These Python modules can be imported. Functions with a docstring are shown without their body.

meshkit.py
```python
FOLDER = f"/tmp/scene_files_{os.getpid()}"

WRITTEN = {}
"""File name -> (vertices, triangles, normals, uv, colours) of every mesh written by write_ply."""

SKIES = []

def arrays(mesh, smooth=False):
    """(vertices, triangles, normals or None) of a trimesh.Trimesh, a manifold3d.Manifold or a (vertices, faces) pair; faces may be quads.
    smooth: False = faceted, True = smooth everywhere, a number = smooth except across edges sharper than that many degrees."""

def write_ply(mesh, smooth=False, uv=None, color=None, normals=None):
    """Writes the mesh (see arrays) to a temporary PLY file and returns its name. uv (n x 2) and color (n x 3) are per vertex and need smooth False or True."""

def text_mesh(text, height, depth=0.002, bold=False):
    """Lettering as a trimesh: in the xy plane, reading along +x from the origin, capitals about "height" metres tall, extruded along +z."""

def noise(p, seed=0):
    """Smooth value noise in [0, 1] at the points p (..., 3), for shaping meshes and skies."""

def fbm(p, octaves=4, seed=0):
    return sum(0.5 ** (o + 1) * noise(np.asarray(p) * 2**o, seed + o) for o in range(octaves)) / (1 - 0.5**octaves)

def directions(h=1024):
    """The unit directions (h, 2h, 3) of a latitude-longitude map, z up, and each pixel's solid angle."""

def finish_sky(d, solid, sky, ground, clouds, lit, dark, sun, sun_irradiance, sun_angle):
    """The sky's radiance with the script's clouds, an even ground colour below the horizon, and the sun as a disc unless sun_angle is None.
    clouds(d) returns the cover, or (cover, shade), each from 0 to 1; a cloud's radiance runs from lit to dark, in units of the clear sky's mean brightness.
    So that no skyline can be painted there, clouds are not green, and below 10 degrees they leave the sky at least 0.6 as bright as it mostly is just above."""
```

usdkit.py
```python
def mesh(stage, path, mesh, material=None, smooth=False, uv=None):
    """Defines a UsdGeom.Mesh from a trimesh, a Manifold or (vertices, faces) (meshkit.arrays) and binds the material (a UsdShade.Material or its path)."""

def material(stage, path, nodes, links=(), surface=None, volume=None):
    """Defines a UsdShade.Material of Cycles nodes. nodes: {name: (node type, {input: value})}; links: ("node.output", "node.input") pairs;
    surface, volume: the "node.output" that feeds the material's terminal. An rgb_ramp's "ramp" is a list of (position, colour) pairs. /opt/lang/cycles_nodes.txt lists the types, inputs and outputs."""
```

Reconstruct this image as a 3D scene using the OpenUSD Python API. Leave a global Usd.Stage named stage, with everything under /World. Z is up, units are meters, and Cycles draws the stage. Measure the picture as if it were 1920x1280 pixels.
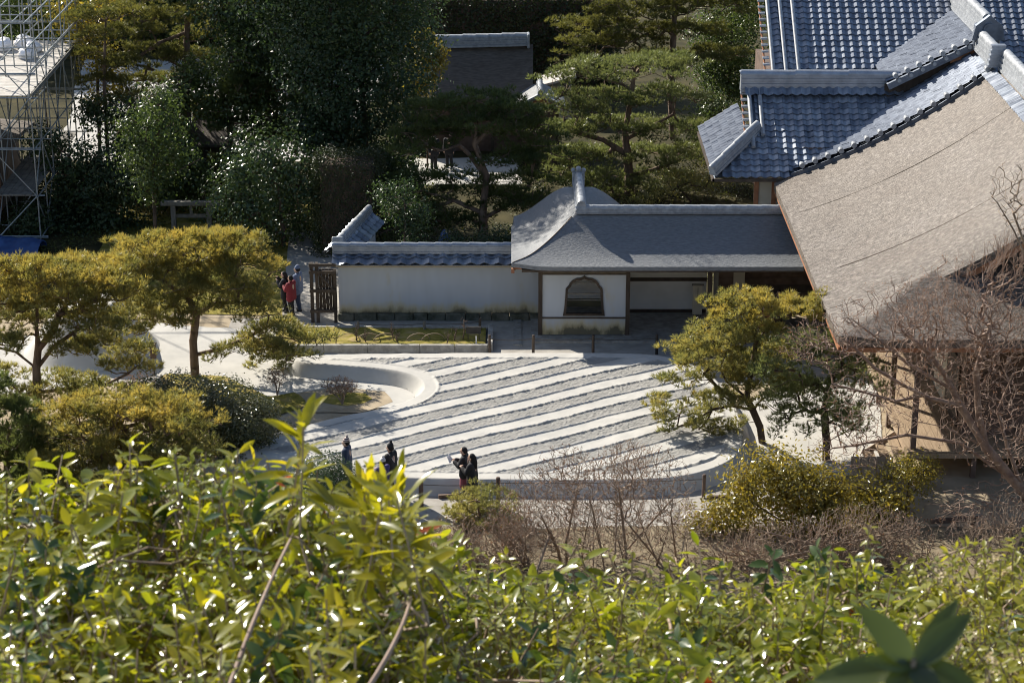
import math, numpy as np, trimesh, manifold3d as m3, usdkit, meshkit
from scipy.spatial import cKDTree
from shapely.geometry import Polygon, LineString, Point, box as sbox
from shapely.ops import unary_union
from pxr import Usd, UsdGeom, UsdLux, UsdShade, Sdf, Gf, Vt

stage = Usd.Stage.CreateInMemory()
UsdGeom.SetStageUpAxis(stage, 'Z')
UsdGeom.Xform.Define(stage, '/World')
stage.SetDefaultPrim(stage.GetPrimAtPath('/World'))

# ------------------------------------------------------------------ camera, sky, sun
CAM_H, PITCH, FPX = 27.2, math.radians(20.5), 4000.0
SUN_EL, SUN_AZ = math.radians(33), math.radians(-42)
SUN_I, SKY_S, EXPO = 1.15, 0.072, 1.0
SUN = np.array([math.cos(SUN_EL) * math.sin(SUN_AZ), math.cos(SUN_EL) * math.cos(SUN_AZ), math.sin(SUN_EL)])
cam = UsdGeom.Camera.Define(stage, '/World/camera')
cam.AddTranslateOp().Set(Gf.Vec3d(0, 0, CAM_H))
cam.AddRotateXYZOp().Set(Gf.Vec3f(90 - math.degrees(PITCH), 0, 0))
cam.CreateHorizontalApertureAttr(36.0)
cam.CreateVerticalApertureAttr(24.0)
cam.CreateFocalLengthAttr(75.0)
cam.CreateFStopAttr(10.0)
cam.CreateFocusDistanceAttr(74.0)
cam.CreateExposureAttr(EXPO)
dome = UsdLux.DomeLight.Define(stage, '/World/sky')
dome.GetPrim().SetCustomDataByKey('kind', 'structure')
sky = usdkit.material(stage, '/World/Looks/sky_light', {
    'sky': ('sky_texture', {'sky_type': 'single_scattering', 'sun_disc': False, 'sun_elevation': SUN_EL,
                            'sun_rotation': math.atan2(SUN[0], SUN[1]), 'altitude': 100.0, 'aerosol_density': 1.0}),
    'bg': ('background_shader', {'strength': SKY_S})}, [('sky.color', 'bg.color')], surface='bg.background')
UsdShade.MaterialBindingAPI.Apply(dome.GetPrim()).Bind(sky)
sun = UsdLux.DistantLight.Define(stage, '/World/sun')
sun.CreateIntensityAttr(SUN_I); sun.CreateAngleAttr(0.55); sun.CreateNormalizeAttr(True)
sun.CreateColorAttr(Gf.Vec3f(1.0, 0.93, 0.82))
_d = -SUN; _zax = SUN; _x = np.cross([0, 0, 1.0], _zax); _x /= np.linalg.norm(_x); _y = np.cross(_zax, _x)
sun.AddTransformOp().Set(Gf.Matrix4d(*_x, 0, *_y, 0, *_zax, 0, 0, 0, 60, 1))

# ------------------------------------------------------------------ helpers
_f = np.array([0, math.cos(PITCH), -math.sin(PITCH)]); _u = np.array([0, math.sin(PITCH), math.cos(PITCH)])
C0 = np.array([0, 0, CAM_H])
def ray(px, py): return _f * FPX + np.array([1.0, 0, 0]) * (px - 960) + _u * (640 - py)
def G(px, py, z=0.0):
    d = ray(px, py); return C0 + d * ((z - CAM_H) / d[2])
def P(px, py, D):
    d = ray(px, py); return C0 + d * (D / d[1])
def mpp(p): return float((np.asarray(p) - C0) @ _f) / FPX      # metres per photo pixel at p
def proj(p):
    q = np.atleast_2d(p) - C0; w = q @ _f
    return np.stack([960 + FPX * q[:, 0] / w, 640 - FPX * (q @ _u) / w], 1)

_names = {}
def numbered(parent, name):
    k = (parent, name); n = _names.get(k, -1) + 1; _names[k] = n
    return f'{parent}/{name}' if n == 0 else f'{parent}/{name}_{n:03d}'
class Node:
    def __init__(s, path, loc): s.path, s.loc = path, np.asarray(loc, float)
    @property
    def prim(s): return stage.GetPrimAtPath(s.path)
def tag(prim, label=None, cat=None, group=None, kind=None):
    for k, v in (('label', label), ('category', cat), ('group', group), ('kind', kind)):
        if v: prim.SetCustomDataByKey(k, v)
def thing(name, label, cat, loc=(0, 0, 0), group=None):
    path = numbered('/World', name)
    x = UsdGeom.Xform.Define(stage, path); x.AddTranslateOp().Set(Gf.Vec3d(*map(float, loc)))
    tag(x.GetPrim(), label, cat, group); return Node(path, loc)
def obj(name, mesh, mat, parent=None, label=None, cat=None, group=None, kind=None, smooth=False):
    pp = parent.path if parent else '/World'; path = numbered(pp, name)
    if isinstance(mesh, MB): mesh = mesh.get()
    v, f, n = meshkit.arrays(mesh, smooth)
    off = parent.loc if parent else np.zeros(3)
    m = UsdGeom.Mesh.Define(stage, path)
    m.CreatePointsAttr(Vt.Vec3fArray.FromNumpy((v - off).astype(np.float32)))
    m.CreateFaceVertexCountsAttr(Vt.IntArray.FromNumpy(np.full(len(f), 3, np.int32)))
    m.CreateFaceVertexIndicesAttr(Vt.IntArray.FromNumpy(np.asarray(f, np.int32).ravel()))
    m.CreateSubdivisionSchemeAttr('none')
    if n is not None:
        m.CreateNormalsAttr(Vt.Vec3fArray.FromNumpy(n.astype(np.float32))); m.SetNormalsInterpolation('vertex')
    UsdShade.MaterialBindingAPI.Apply(m.GetPrim()).Bind(M[mat] if isinstance(mat, str) else mat)
    tag(m.GetPrim(), label, cat, group, kind)
    return Node(path, off)

class MB:
    def __init__(s): s.v, s.f, s.n = [], [], 0
    def add(s, v, f):
        v = np.asarray(v, float); f = np.asarray(f, int)
        if f.shape[1] == 4: f = np.vstack([f[:, [0, 1, 2]], f[:, [0, 2, 3]]])
        s.v.append(v); s.f.append(f + s.n); s.n += len(v); return s
    def mesh(s, m): return s.add(*meshkit.arrays(m)[:2])
    def get(s): return np.vstack(s.v), np.vstack(s.f)
    def box(s, lo, hi):
        lo, hi = np.minimum(lo, hi), np.maximum(lo, hi)
        c = np.array([[x, y, z] for x in (lo[0], hi[0]) for y in (lo[1], hi[1]) for z in (lo[2], hi[2])])
        return s.add(c, [[0, 1, 3, 2], [4, 6, 7, 5], [0, 4, 5, 1], [2, 3, 7, 6], [0, 2, 6, 4], [1, 5, 7, 3]])
    def bar(s, p, q, w, h=None, up=(0, 0, 1)):
        p, q = np.asarray(p, float), np.asarray(q, float); h = h or w
        a = q - p; a /= np.linalg.norm(a); up = np.asarray(up, float)
        if abs(a @ up) > .97: up = np.array([0, 1.0, 0])
        x = np.cross(a, up); x /= np.linalg.norm(x); y = np.cross(x, a)
        c = np.array([b + x * i * w / 2 + y * j * h / 2 for b in (p, q) for i, j in ((-1, -1), (1, -1), (1, 1), (-1, 1))])
        return s.add(c, [[0, 3, 2, 1], [4, 5, 6, 7], [0, 1, 5, 4], [1, 2, 6, 5], [2, 3, 7, 6], [3, 0, 4, 7]])
    def tube(s, pts, rad, n=6):
        pts = np.asarray(pts, float); rad = np.broadcast_to(rad, len(pts)); k = len(pts)
        t = np.gradient(pts, axis=0); t /= np.linalg.norm(t, axis=1)[:, None] + 1e-12
        ref = np.array([0, 1.0, 0]) if abs(t[0][2]) > .9 else np.array([0, 0, 1.0])
        rings = []
        for i in range(k):
            x = np.cross(t[i], ref); x /= np.linalg.norm(x) + 1e-12; y = np.cross(t[i], x); ref = ref
            a = np.arange(n) * 2 * np.pi / n
            rings.append(pts[i] + rad[i] * (np.cos(a)[:, None] * x + np.sin(a)[:, None] * y))
        v = np.vstack(rings + [pts[:1], pts[-1:]])
        f = []
        for i in range(k - 1):
            for j in range(n):
                a, b = i * n + j, i * n + (j + 1) % n
                f += [[a, b, b + n], [a, b + n, a + n]]
        for j in range(n):
            f += [[k * n, (j + 1) % n, j], [k * n + 1, (k - 1) * n + j, (k - 1) * n + (j + 1) % n]]
        return s.add(v, f)
def box(lo, hi): return MB().box(lo, hi)
def rbox(lo, hi, r):
    lo, hi = np.minimum(lo, hi), np.maximum(lo, hi)
    sp = m3.Manifold.sphere(r, 8)
    return m3.Manifold.batch_hull([sp.translate([x, y, z]) for x in (lo[0] + r, hi[0] - r) for y in (lo[1] + r, hi[1] - r) for z in (lo[2] + r, hi[2] - r)])
def grid_faces(nu, nv):
    i = np.arange(nu - 1)[:, None] * nv + np.arange(nv - 1)[None, :]
    return np.stack([i, i + nv, i + nv + 1, i + 1], -1).reshape(-1, 4)
def slab(X, Y, Z, t):
    """closed slab under the grid surface (first axis along +x, second along +y)"""
    nu, nv = X.shape; top = np.stack([X, Y, Z], -1).reshape(-1, 3); bot = top - [0, 0, t]
    f = grid_faces(nu, nv); n = nu * nv; idx = np.arange(n).reshape(nu, nv)
    loop = np.concatenate([idx[:-1, 0], idx[-1, :-1], idx[::-1][:-1, -1], idx[0, ::-1][:-1]])
    nx = np.roll(loop, -1)
    side_v = np.vstack([top[loop], bot[loop]]); k = len(loop); a = np.arange(k); b = (a + 1) % k
    m = MB(); m.add(top, f); m.add(bot, f[:, ::-1]); m.add(side_v, np.stack([a, a + k, b + k, b], 1)); return m

# ------------------------------------------------------------------ materials
M = {}
def srgb(*c): return tuple(((x / 255) / 12.92 if x / 255 < .04045 else ((x / 255 + .055) / 1.055) ** 2.4) for x in c)
def noisy(name, c1, c2, scale=3., rough=.7, bump=0., bscale=40., detail=5., stretch=None, spec=.4, bdist=.02, c3=None, lo=.35, hi=.65, metallic=0., space='position'):
    nodes = {'g': ('geometry', {}), 'mp': ('mapping', {'scale': stretch or (1, 1, 1)}), 'n': ('noise_texture', {'scale': scale, 'detail': detail, 'roughness': .6}),
             'r': ('rgb_ramp', {'ramp': [(lo, c1), (hi, c2)] if c3 is None else [(lo, c1), ((lo + hi) / 2, c2), (hi, c3)]}),
             'p': ('principled_bsdf', {'roughness': rough, 'specular_ior_level': spec, 'metallic': metallic})}
    links = [('g.position', 'mp.vector'), ('mp.vector', 'n.vector'), ('n.fac', 'r.fac'), ('r.color', 'p.base_color')]
    if bump:
        nodes['n2'] = ('noise_texture', {'scale': bscale, 'detail': 4.}); nodes['b'] = ('bump', {'strength': bump, 'distance': bdist})
        links += [('mp.vector', 'n2.vector'), ('n2.fac', 'b.height'), ('b.normal', 'p.normal')]
    M[name] = usdkit.material(stage, f'/World/Looks/{name}', nodes, links, surface='p.BSDF')
def leafy(name, cols, trans=.4, rough=.35, spec=.5, tboost=1.6, ttint=(1., 1., .6), nscale=.7, tw=.5):
    """cols: ramp colours; varies per leaf and in patches through the crown"""
    nodes = {'g': ('geometry', {}), 'n': ('noise_texture', {'scale': nscale, 'detail': 2.}),
             'mx': ('math', {'math_type': 'multiply_add', 'value2': tw}), 'm2': ('math', {'math_type': 'multiply', 'value2': 1 - tw}),
             'r': ('rgb_ramp', {'ramp': [(i / (len(cols) - 1) * .7 + .15, c) for i, c in enumerate(cols)]}),
             'p': ('principled_bsdf', {'roughness': rough, 'specular_ior_level': spec}),
             'tc': ('mix', {'mix_type': 'multiply', 'fac': 1., 'color2': tuple(tboost * x for x in ttint)}), 't': ('translucent_bsdf', {}), 'm': ('mix_closure', {'fac': trans})}
    links = [('g.position', 'n.vector'), ('g.random_per_island', 'mx.value1'), ('n.fac', 'm2.value1'), ('m2.value', 'mx.value3'), ('mx.value', 'r.fac'),
             ('r.color', 'p.base_color'), ('r.color', 'tc.color1'), ('tc.color', 't.color'), ('p.BSDF', 'm.closure1'), ('t.BSDF', 'm.closure2')]
    M[name] = usdkit.material(stage, f'/World/Looks/{name}', nodes, links, surface='m.closure')

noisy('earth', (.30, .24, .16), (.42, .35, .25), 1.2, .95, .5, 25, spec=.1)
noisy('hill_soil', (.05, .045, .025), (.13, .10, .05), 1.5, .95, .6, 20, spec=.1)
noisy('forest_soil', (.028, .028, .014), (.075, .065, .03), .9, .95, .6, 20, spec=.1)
noisy('path_gravel', (.30, .28, .25), (.40, .38, .34), 2., .95, .6, 60, spec=.1, bdist=.01)
noisy('white_sand', (.43, .42, .39), (.51, .495, .455), 1.1, .95, .5, 90, spec=.1, bdist=.008)
noisy('leaf_litter', (.13, .105, .07), (.26, .215, .145), 2.5, .95, .8, 26, spec=.1)
noisy('moss', (.08, .085, .02), (.25, .21, .045), 2.2, .95, .8, 30, spec=.1, c3=(.33, .25, .12), lo=.3, hi=.7)
noisy('stone', (.22, .21, .19), (.36, .35, .32), 4., .85, .5, 30)
noisy('mossy_stone', (.05, .055, .035), (.15, .15, .12), 3., .9, .6, 30)
noisy('dark_wood', (.035, .025, .018), (.075, .055, .04), 3., .7, .3, 30, stretch=(1, 1, .3))
noisy('grey_wood', (.10, .095, .085), (.20, .19, .165), 4., .8, .4, 30, stretch=(1, 1, .3))
noisy('red_wood', (.24, .10, .05), (.34, .16, .08), 3., .6, .2, 30)
noisy('tan_wood', (.25, .18, .115), (.36, .27, .18), 5., .6, .2, 30, stretch=(4, .4, 4))
noisy('brown_wall', (.09, .06, .045), (.16, .11, .085), 3., .8, .2, 30)
noisy('cream_plaster', (.42, .38, .30), (.50, .46, .37), 1.5, .9, .15, 30)
noisy('white_plaster', (.66, .66, .64), (.74, .74, .72), 1.5, .9)
noisy('bark', (.10, .065, .045), (.22, .155, .11), 6., .9, .8, 25, stretch=(1, 1, .3))
noisy('dark_bark', (.05, .035, .026), (.13, .09, .065), 6., .9, .8, 25, stretch=(1, 1, .3))
noisy('twig', (.19, .135, .095), (.34, .255, .18), 4., .7, 0)
noisy('grey_twig', (.18, .115, .085), (.33, .24, .18), 3., .7, 0)
M['bark_roof'] = usdkit.material(stage, '/World/Looks/bark_roof', {'g': ('geometry', {}), 'mp': ('mapping', {'scale': (.55, 1., 1.)}), 'n': ('noise_texture', {'scale': 9., 'detail': 7., 'roughness': .8}), 'n2': ('noise_texture', {'scale': .55, 'detail': 5., 'roughness': .6}), 'n3': ('noise_texture', {'scale': 30., 'detail': 3.}),
    'r': ('rgb_ramp', {'ramp': [(.34, (.028, .021, .016)), (.5, (.115, .094, .075)), (.66, (.29, .26, .23))]}), 'r2': ('rgb_ramp', {'ramp': [(.3, (.82, .76, .70)), (.55, (1., .98, .95)), (.75, (1.12, 1.12, 1.14))]}), 'mu': ('mix', {'mix_type': 'multiply', 'fac': 1.}), 'b': ('bump', {'strength': .9, 'distance': .04}),
    'p': ('principled_bsdf', {'roughness': .58, 'specular_ior_level': .5})}, [('g.position', 'mp.vector'), ('mp.vector', 'n.vector'), ('g.position', 'n2.vector'), ('mp.vector', 'n3.vector'), ('n.fac', 'r.fac'), ('n2.fac', 'r2.fac'), ('r.color', 'mu.color1'), ('r2.color', 'mu.color2'), ('mu.color', 'p.base_color'), ('n3.fac', 'b.height'), ('b.normal', 'p.normal')], surface='p.BSDF')
noisy('grey_roof', (.115, .125, .135), (.22, .23, .24), 16., .5, .9, 26, stretch=(.35, 1.6, 1.6), spec=.45, bdist=.03, lo=.3, hi=.7)
noisy('old_roof', (.09, .075, .06), (.15, .125, .105), 8., .8, .8, 30, stretch=(.4, 1.5, 1.5), bdist=.03)
noisy('seam', (.13, .09, .06), (.18, .13, .09), 8., .9)
noisy('ridge_tile', (.20, .215, .235), (.33, .35, .37), 5., .48, .1, 30, spec=.6)
noisy('steel', (.18, .20, .20), (.32, .34, .345), 4., .42, 0, spec=.6, metallic=.4)
noisy('deck_board', (.36, .34, .30), (.50, .47, .43), 3., .6, .1, 30)
noisy('blue_sheet', (.02, .05, .16), (.035, .09, .24), 3., .5, .2, 8)
noisy('white_plastic', (.68, .68, .70), (.80, .80, .82), 4., .35, .5, 6, bdist=.05)
noisy('iron', (.02, .02, .022), (.04, .04, .042), 4., .6)
noisy('rope', (.05, .04, .03), (.09, .075, .055), 8., .9)
noisy('ink', (.02, .02, .02), (.03, .03, .03), 8., .9)
for i, (a, b) in enumerate([((.155, .175, .215), (.25, .28, .33)), ((.19, .215, .255), (.29, .325, .375)), ((.115, .135, .17), (.20, .23, .28)), ((.25, .275, .315), (.36, .39, .435))]):
    noisy(f'roof_tile_{"abcd"[i]}', a, b, 3., .5, .05, 30, spec=.6, metallic=.7)
# plaster with damp staining creeping up from the ground
M['plaster'] = usdkit.material(stage, '/World/Looks/plaster', {
    'g': ('geometry', {}), 'sep': ('separate_xyz', {}), 'n': ('noise_texture', {'scale': 1.4, 'detail': 6., 'roughness': .65}), 'mp': ('mapping', {'scale': (1., 1., .35)}),
    'h': ('map_range', {'from_min': .22, 'from_max': .8, 'to_min': .52, 'to_max': 0., 'clamp': True}), 'ad': ('math', {'math_type': 'add'}),
    'm2': ('mapping', {'scale': (3., 3., .6)}), 'n2': ('noise_texture', {'scale': 1., 'detail': 4.}), 'v': ('map_range', {'from_min': .35, 'from_max': .7, 'to_min': .95, 'to_max': 1.02}), 'mu': ('mix', {'mix_type': 'multiply', 'fac': 1.}), 'cc': ('combine_color', {}),
    'r': ('rgb_ramp', {'ramp': [(.0, (.49, .54, .61)), (.60, (.48, .515, .55)), (.80, (.50, .46, .33)), (.93, (.33, .29, .18)), (1.0, (.14, .13, .09))]}),
    'p': ('principled_bsdf', {'roughness': .85, 'specular_ior_level': .2})},
    [('g.position', 'sep.vector'), ('g.position', 'mp.vector'), ('mp.vector', 'n.vector'), ('sep.z', 'h.value'), ('h.result', 'ad.value1'), ('n.fac', 'ad.value2'), ('ad.value', 'r.fac'), ('g.position', 'm2.vector'), ('m2.vector', 'n2.vector'), ('n2.fac', 'v.value'), ('v.result', 'cc.r'), ('v.result', 'cc.g'), ('v.result', 'cc.b'), ('r.color', 'mu.color1'), ('cc.color', 'mu.color2'), ('mu.color', 'p.base_color')], surface='p.BSDF')
leafy('pine_gold', [(.14, .165, .07), (.31, .295, .115), (.50, .415, .16), (.62, .43, .17)], .45, .36, .55, 1.7, (1., .9, .58), nscale=1.1)
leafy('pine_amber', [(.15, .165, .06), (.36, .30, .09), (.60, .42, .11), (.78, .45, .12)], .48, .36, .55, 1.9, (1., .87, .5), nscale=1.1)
leafy('pine_green', [(.085, .12, .045), (.17, .19, .065), (.27, .26, .085), (.36, .30, .08)], .42, .36, .55, 1.7, (1., .95, .6), nscale=1.)
leafy('pine_pale', [(.10, .13, .05), (.20, .225, .095), (.33, .32, .15), (.42, .37, .14)], .40, .33, .6, 1.7, (1., .95, .65), nscale=1.)
leafy('pine_dark', [(.06, .085, .032), (.11, .135, .045), (.17, .17, .055), (.24, .19, .06)], .42, .4, .45, 1.6, (1., .98, .6), nscale=1.)
leafy('pine_olive', [(.08, .095, .035), (.16, .16, .05), (.27, .22, .065), (.38, .26, .07)], .45, .4, .5, 1.7, (1., .92, .55), nscale=.9)
leafy('leaf_gold', [(.10, .125, .018), (.26, .255, .027), (.47, .36, .03), (.68, .34, .03)], .5, .2, .55, 2., (1., .92, .25), nscale=9., tw=.35)
leafy('leaf_green', [(.075, .105, .018), (.20, .22, .027), (.38, .34, .032), (.58, .39, .035)], .47, .2, .55, 2., (1., .97, .28), nscale=9., tw=.35)
leafy('leaf_pale', [(.11, .135, .028), (.26, .26, .042), (.44, .38, .06), (.58, .44, .11)], .45, .26, .55, 1.8, (1., .95, .4), nscale=9., tw=.35)
leafy('leaf_red', [(.30, .06, .02), (.42, .12, .02), (.45, .22, .03)], .5, .3, .5, 1.6, (1., .7, .4), nscale=6.)
leafy('leaf_deep', [(.05, .07, .022), (.075, .10, .03), (.11, .135, .035)], .3, .3, .6, 1.8, (1., 1., .35), nscale=6.)
leafy('blossom', [(.50, .42, .28), (.62, .55, .40), (.66, .60, .5)], .3, .6, .2, 1.2, (1, .95, .8))
leafy('evergreen_dark', [(.03, .055, .024), (.06, .095, .038), (.10, .135, .048), (.17, .175, .055)], .3, .42, .45, 1.6, nscale=.5)
leafy('evergreen_mid', [(.05, .08, .028), (.10, .135, .04), (.18, .19, .052), (.28, .25, .06)], .36, .36, .5, 1.6, nscale=.5)
leafy('camellia', [(.04, .07, .028), (.07, .105, .038), (.115, .14, .048)], .22, .27, .55, 1.5)
leafy('azalea', [(.07, .085, .035), (.12, .115, .05), (.18, .13, .065), (.23, .14, .075)], .2, .22, .6, 1.4)
leafy('bud_red', [(.26, .15, .10), (.36, .23, .14), (.42, .31, .19)], .3, .5, .3, 1.2, (1, .8, .6))
leafy('golden_leaf', [(.15, .15, .04), (.30, .25, .05), (.48, .34, .05), (.58, .36, .04)], .4, .25, .6, 1.7, (1., .85, .35), nscale=1.4)
leafy('hedge_leaf', [(.028, .04, .014), (.05, .062, .018), (.08, .075, .02)], .2, .4, .4, 1.4)
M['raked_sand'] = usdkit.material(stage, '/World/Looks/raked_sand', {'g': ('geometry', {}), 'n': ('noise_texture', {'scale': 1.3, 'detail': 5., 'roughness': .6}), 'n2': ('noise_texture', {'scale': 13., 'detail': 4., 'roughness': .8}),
    'r': ('rgb_ramp', {'ramp': [(.35, (.43, .42, .39)), (.65, (.51, .495, .455))]}), 'a': ('attribute', {'attribute': 'turned_shade'}), 'd': ('mix', {'mix_type': 'multiply', 'color2': (.86, .865, .875)}), 'bs': ('math', {'math_type': 'multiply_add', 'value2': .9, 'value3': .12}), 'b': ('bump', {'distance': .10}),  # multiply tint paints the shade of the furrows into the coarse bands
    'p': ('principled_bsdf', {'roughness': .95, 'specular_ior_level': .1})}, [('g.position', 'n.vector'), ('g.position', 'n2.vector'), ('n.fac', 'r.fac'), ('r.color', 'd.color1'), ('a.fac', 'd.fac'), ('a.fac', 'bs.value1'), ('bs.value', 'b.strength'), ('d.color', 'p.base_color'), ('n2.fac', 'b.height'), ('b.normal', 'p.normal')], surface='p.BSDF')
leafy('leaf_dark', [(.04, .07, .02), (.07, .105, .028), (.12, .15, .035)], .3, .17, .6, 1.6, (1., 1., .4), nscale=7.)
leafy('cover_leaf', [(.05, .065, .02), (.12, .125, .03), (.22, .19, .04), (.20, .12, .05)], .25, .5, .3, 1.4)
# ------------------------------------------------------------------ ground
rng = np.random.default_rng(7)
ys = np.concatenate([np.linspace(-40, 0, 6), np.linspace(1.5, 46, 60), np.linspace(48, 140, 24), [170, 220, 320, 500, 800]])
xs = np.concatenate([[-500, -250, -140], np.linspace(-90, 90, 73), [140, 250, 500]])
Xg, Yg = np.meshgrid(xs, ys, indexing='ij')
def hill_z(x, y):
    z = np.interp(y, [-60, 1.2, 3.5, 6.5, 44, 47], [26.4, 25.5, 23.0, 21.6, .25, -.02])
    b = meshkit.fbm(np.stack([x * .35, y * .35, 0 * x], -1), 4, 3) - .5
    return z + np.where(y < 46, b * np.clip((46 - y) / 6, 0, 1) * .8, 0)
Zg = hill_z(Xg, Yg)
gv = np.stack([Xg, Yg, Zg], -1).reshape(-1, 3); gf = grid_faces(len(xs), len(ys))
gq = gv[gf].mean(1)[:, 1]
hf_ = gf[gq <= 47.5]; hu, hi_ = np.unique(hf_, return_inverse=True)
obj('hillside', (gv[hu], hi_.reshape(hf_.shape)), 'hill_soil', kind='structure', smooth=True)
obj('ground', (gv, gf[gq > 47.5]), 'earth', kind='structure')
def sheet(name, pts, z, mat, parent=None, kind='structure', wob=0., seed=0):
    p = Polygon(pts)
    if wob:
        r = np.random.default_rng(seed); ring = p.exterior; L = ring.length; n = int(L / .5)
        q = []
        for i in range(n):
            a = np.array(ring.interpolate(i * L / n).coords[0]); nz = meshkit.fbm(np.array([a[0] * .8, a[1] * .8, seed * 3.1]), 3) - .5
            c = np.array(p.centroid.coords[0]); d = a - c; d /= np.linalg.norm(d) + 1e-9; q.append(a + d * nz * 2 * wob)
        p = Polygon(q).buffer(0)
    v, f = trimesh.creation.triangulate_polygon(p, engine='earcut')
    return obj(name, (np.column_stack([v, np.full(len(v), z)]), f), mat, parent, kind=kind)
def W(pl, z=0.): return [tuple(G(a, b, z)[:2]) for a, b in pl]
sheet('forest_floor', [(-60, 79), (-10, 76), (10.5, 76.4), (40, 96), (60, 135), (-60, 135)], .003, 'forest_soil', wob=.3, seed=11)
sheet('gravel_path', [(-10.5, 68.5), (12, 68.5), (12, 75.2), (-10.5, 75.2)], .004, 'path_gravel')
sheet('white_sand_court', W([(-60, 640), (300, 605), (575, 628), (700, 690), (800, 720), (760, 760), (620, 772), (480, 745), (250, 715), (-40, 745)]), .008, 'white_sand', wob=.25, seed=1)
sheet('leaf_litter_ground', [(-26, 46.5), (26, 46.5), (22, 56.9), (9, 57.2), (-10, 57.0), (-22, 60)], .016, 'leaf_litter', wob=.35, seed=12)
sheet('front_path', [(-12, 56.6), (-8, 61.2), (9.2, 61.2), (9.6, 56.9)], .008, 'path_gravel', wob=.12, seed=2)
sheet('side_court', W([(1290, 780), (1640, 690), (1660, 860), (1560, 905), (1340, 930)]), .006, 'white_sand', wob=.2, seed=3)
sheet('moss_ground', [(-17, 76.2), (-6.4, 75.3), (-5.2, 90), (-17, 90)], .006, 'moss', wob=.4, seed=4)
sheet('gate_path', [(-8.6, 74.9), (-6.3, 74.9), (-5.9, 86), (-9.4, 86)], .010, 'path_gravel', wob=.15, seed=5)
sheet('bright_yard', [(-21.5, 97), (-9, 97), (-6, 118), (-24, 118)], .005, 'white_sand', wob=.5, seed=6)
sheet('back_yard', [(-4.5, 93), (.5, 93), (0, 97.5), (-5, 97.5)], .012, 'white_sand', wob=.4, seed=8)
sheet('island_earth', W([(550, 742), (640, 722), (720, 732), (740, 755), (670, 775), (570, 775)]), .012, 'earth', wob=.3, seed=19)
sheet('moss_patch', W([(604, 744), (640, 734), (682, 740), (692, 752), (650, 762), (602, 757)]), .020, 'moss', wob=.35, seed=9)
sheet('tree_moss', W([(500, 745), (560, 735), (580, 760), (520, 780), (300, 760), (300, 700), (420, 705)]), .024, 'moss', wob=.15, seed=10)

# ------------------------------------------------------------------ raked sand terrace (kept as one body of sand)
TOP = .46
out_px = [(556, 669), (600, 664), (750, 662), (900, 661), (1150, 661), (1225, 663.5), (1290, 676), (1345, 708), (1385, 768), (1398, 825), (1380, 858), (1335, 880), (1268, 895), (1180, 899), (1050, 900), (850, 898), (700, 894),
          (600, 881), (500, 858), (440, 838), (480, 818), (560, 800), (640, 779), (700, 769), (762, 752), (792, 735), (795, 716), (772, 701), (720, 691), (650, 685), (575, 681), (552, 675)]
oc = np.array(W(out_px, TOP))
for _ in range(3): nx_ = np.roll(oc, -1, 0); oc = np.stack([oc * .75 + nx_ * .25, oc * .25 + nx_ * .75], 1).reshape(-1, 2)
po = Polygon(oc).buffer(0)
bx0, by0, bx1, by1 = po.bounds; st = .043; pad = .5
gx = np.arange(bx0 - pad, bx1 + pad, st); gy = np.arange(by0 - pad, by1 + pad, st)
SX, SY = np.meshgrid(gx, gy, indexing='ij')
import shapely
pts = shapely.points(SX.ravel(), SY.ravel())
sd = shapely.distance(po.exterior, pts).reshape(SX.shape); ins = shapely.contains_properly(po, pts).reshape(SX.shape); sd = np.where(ins, sd, -sd)
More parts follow.
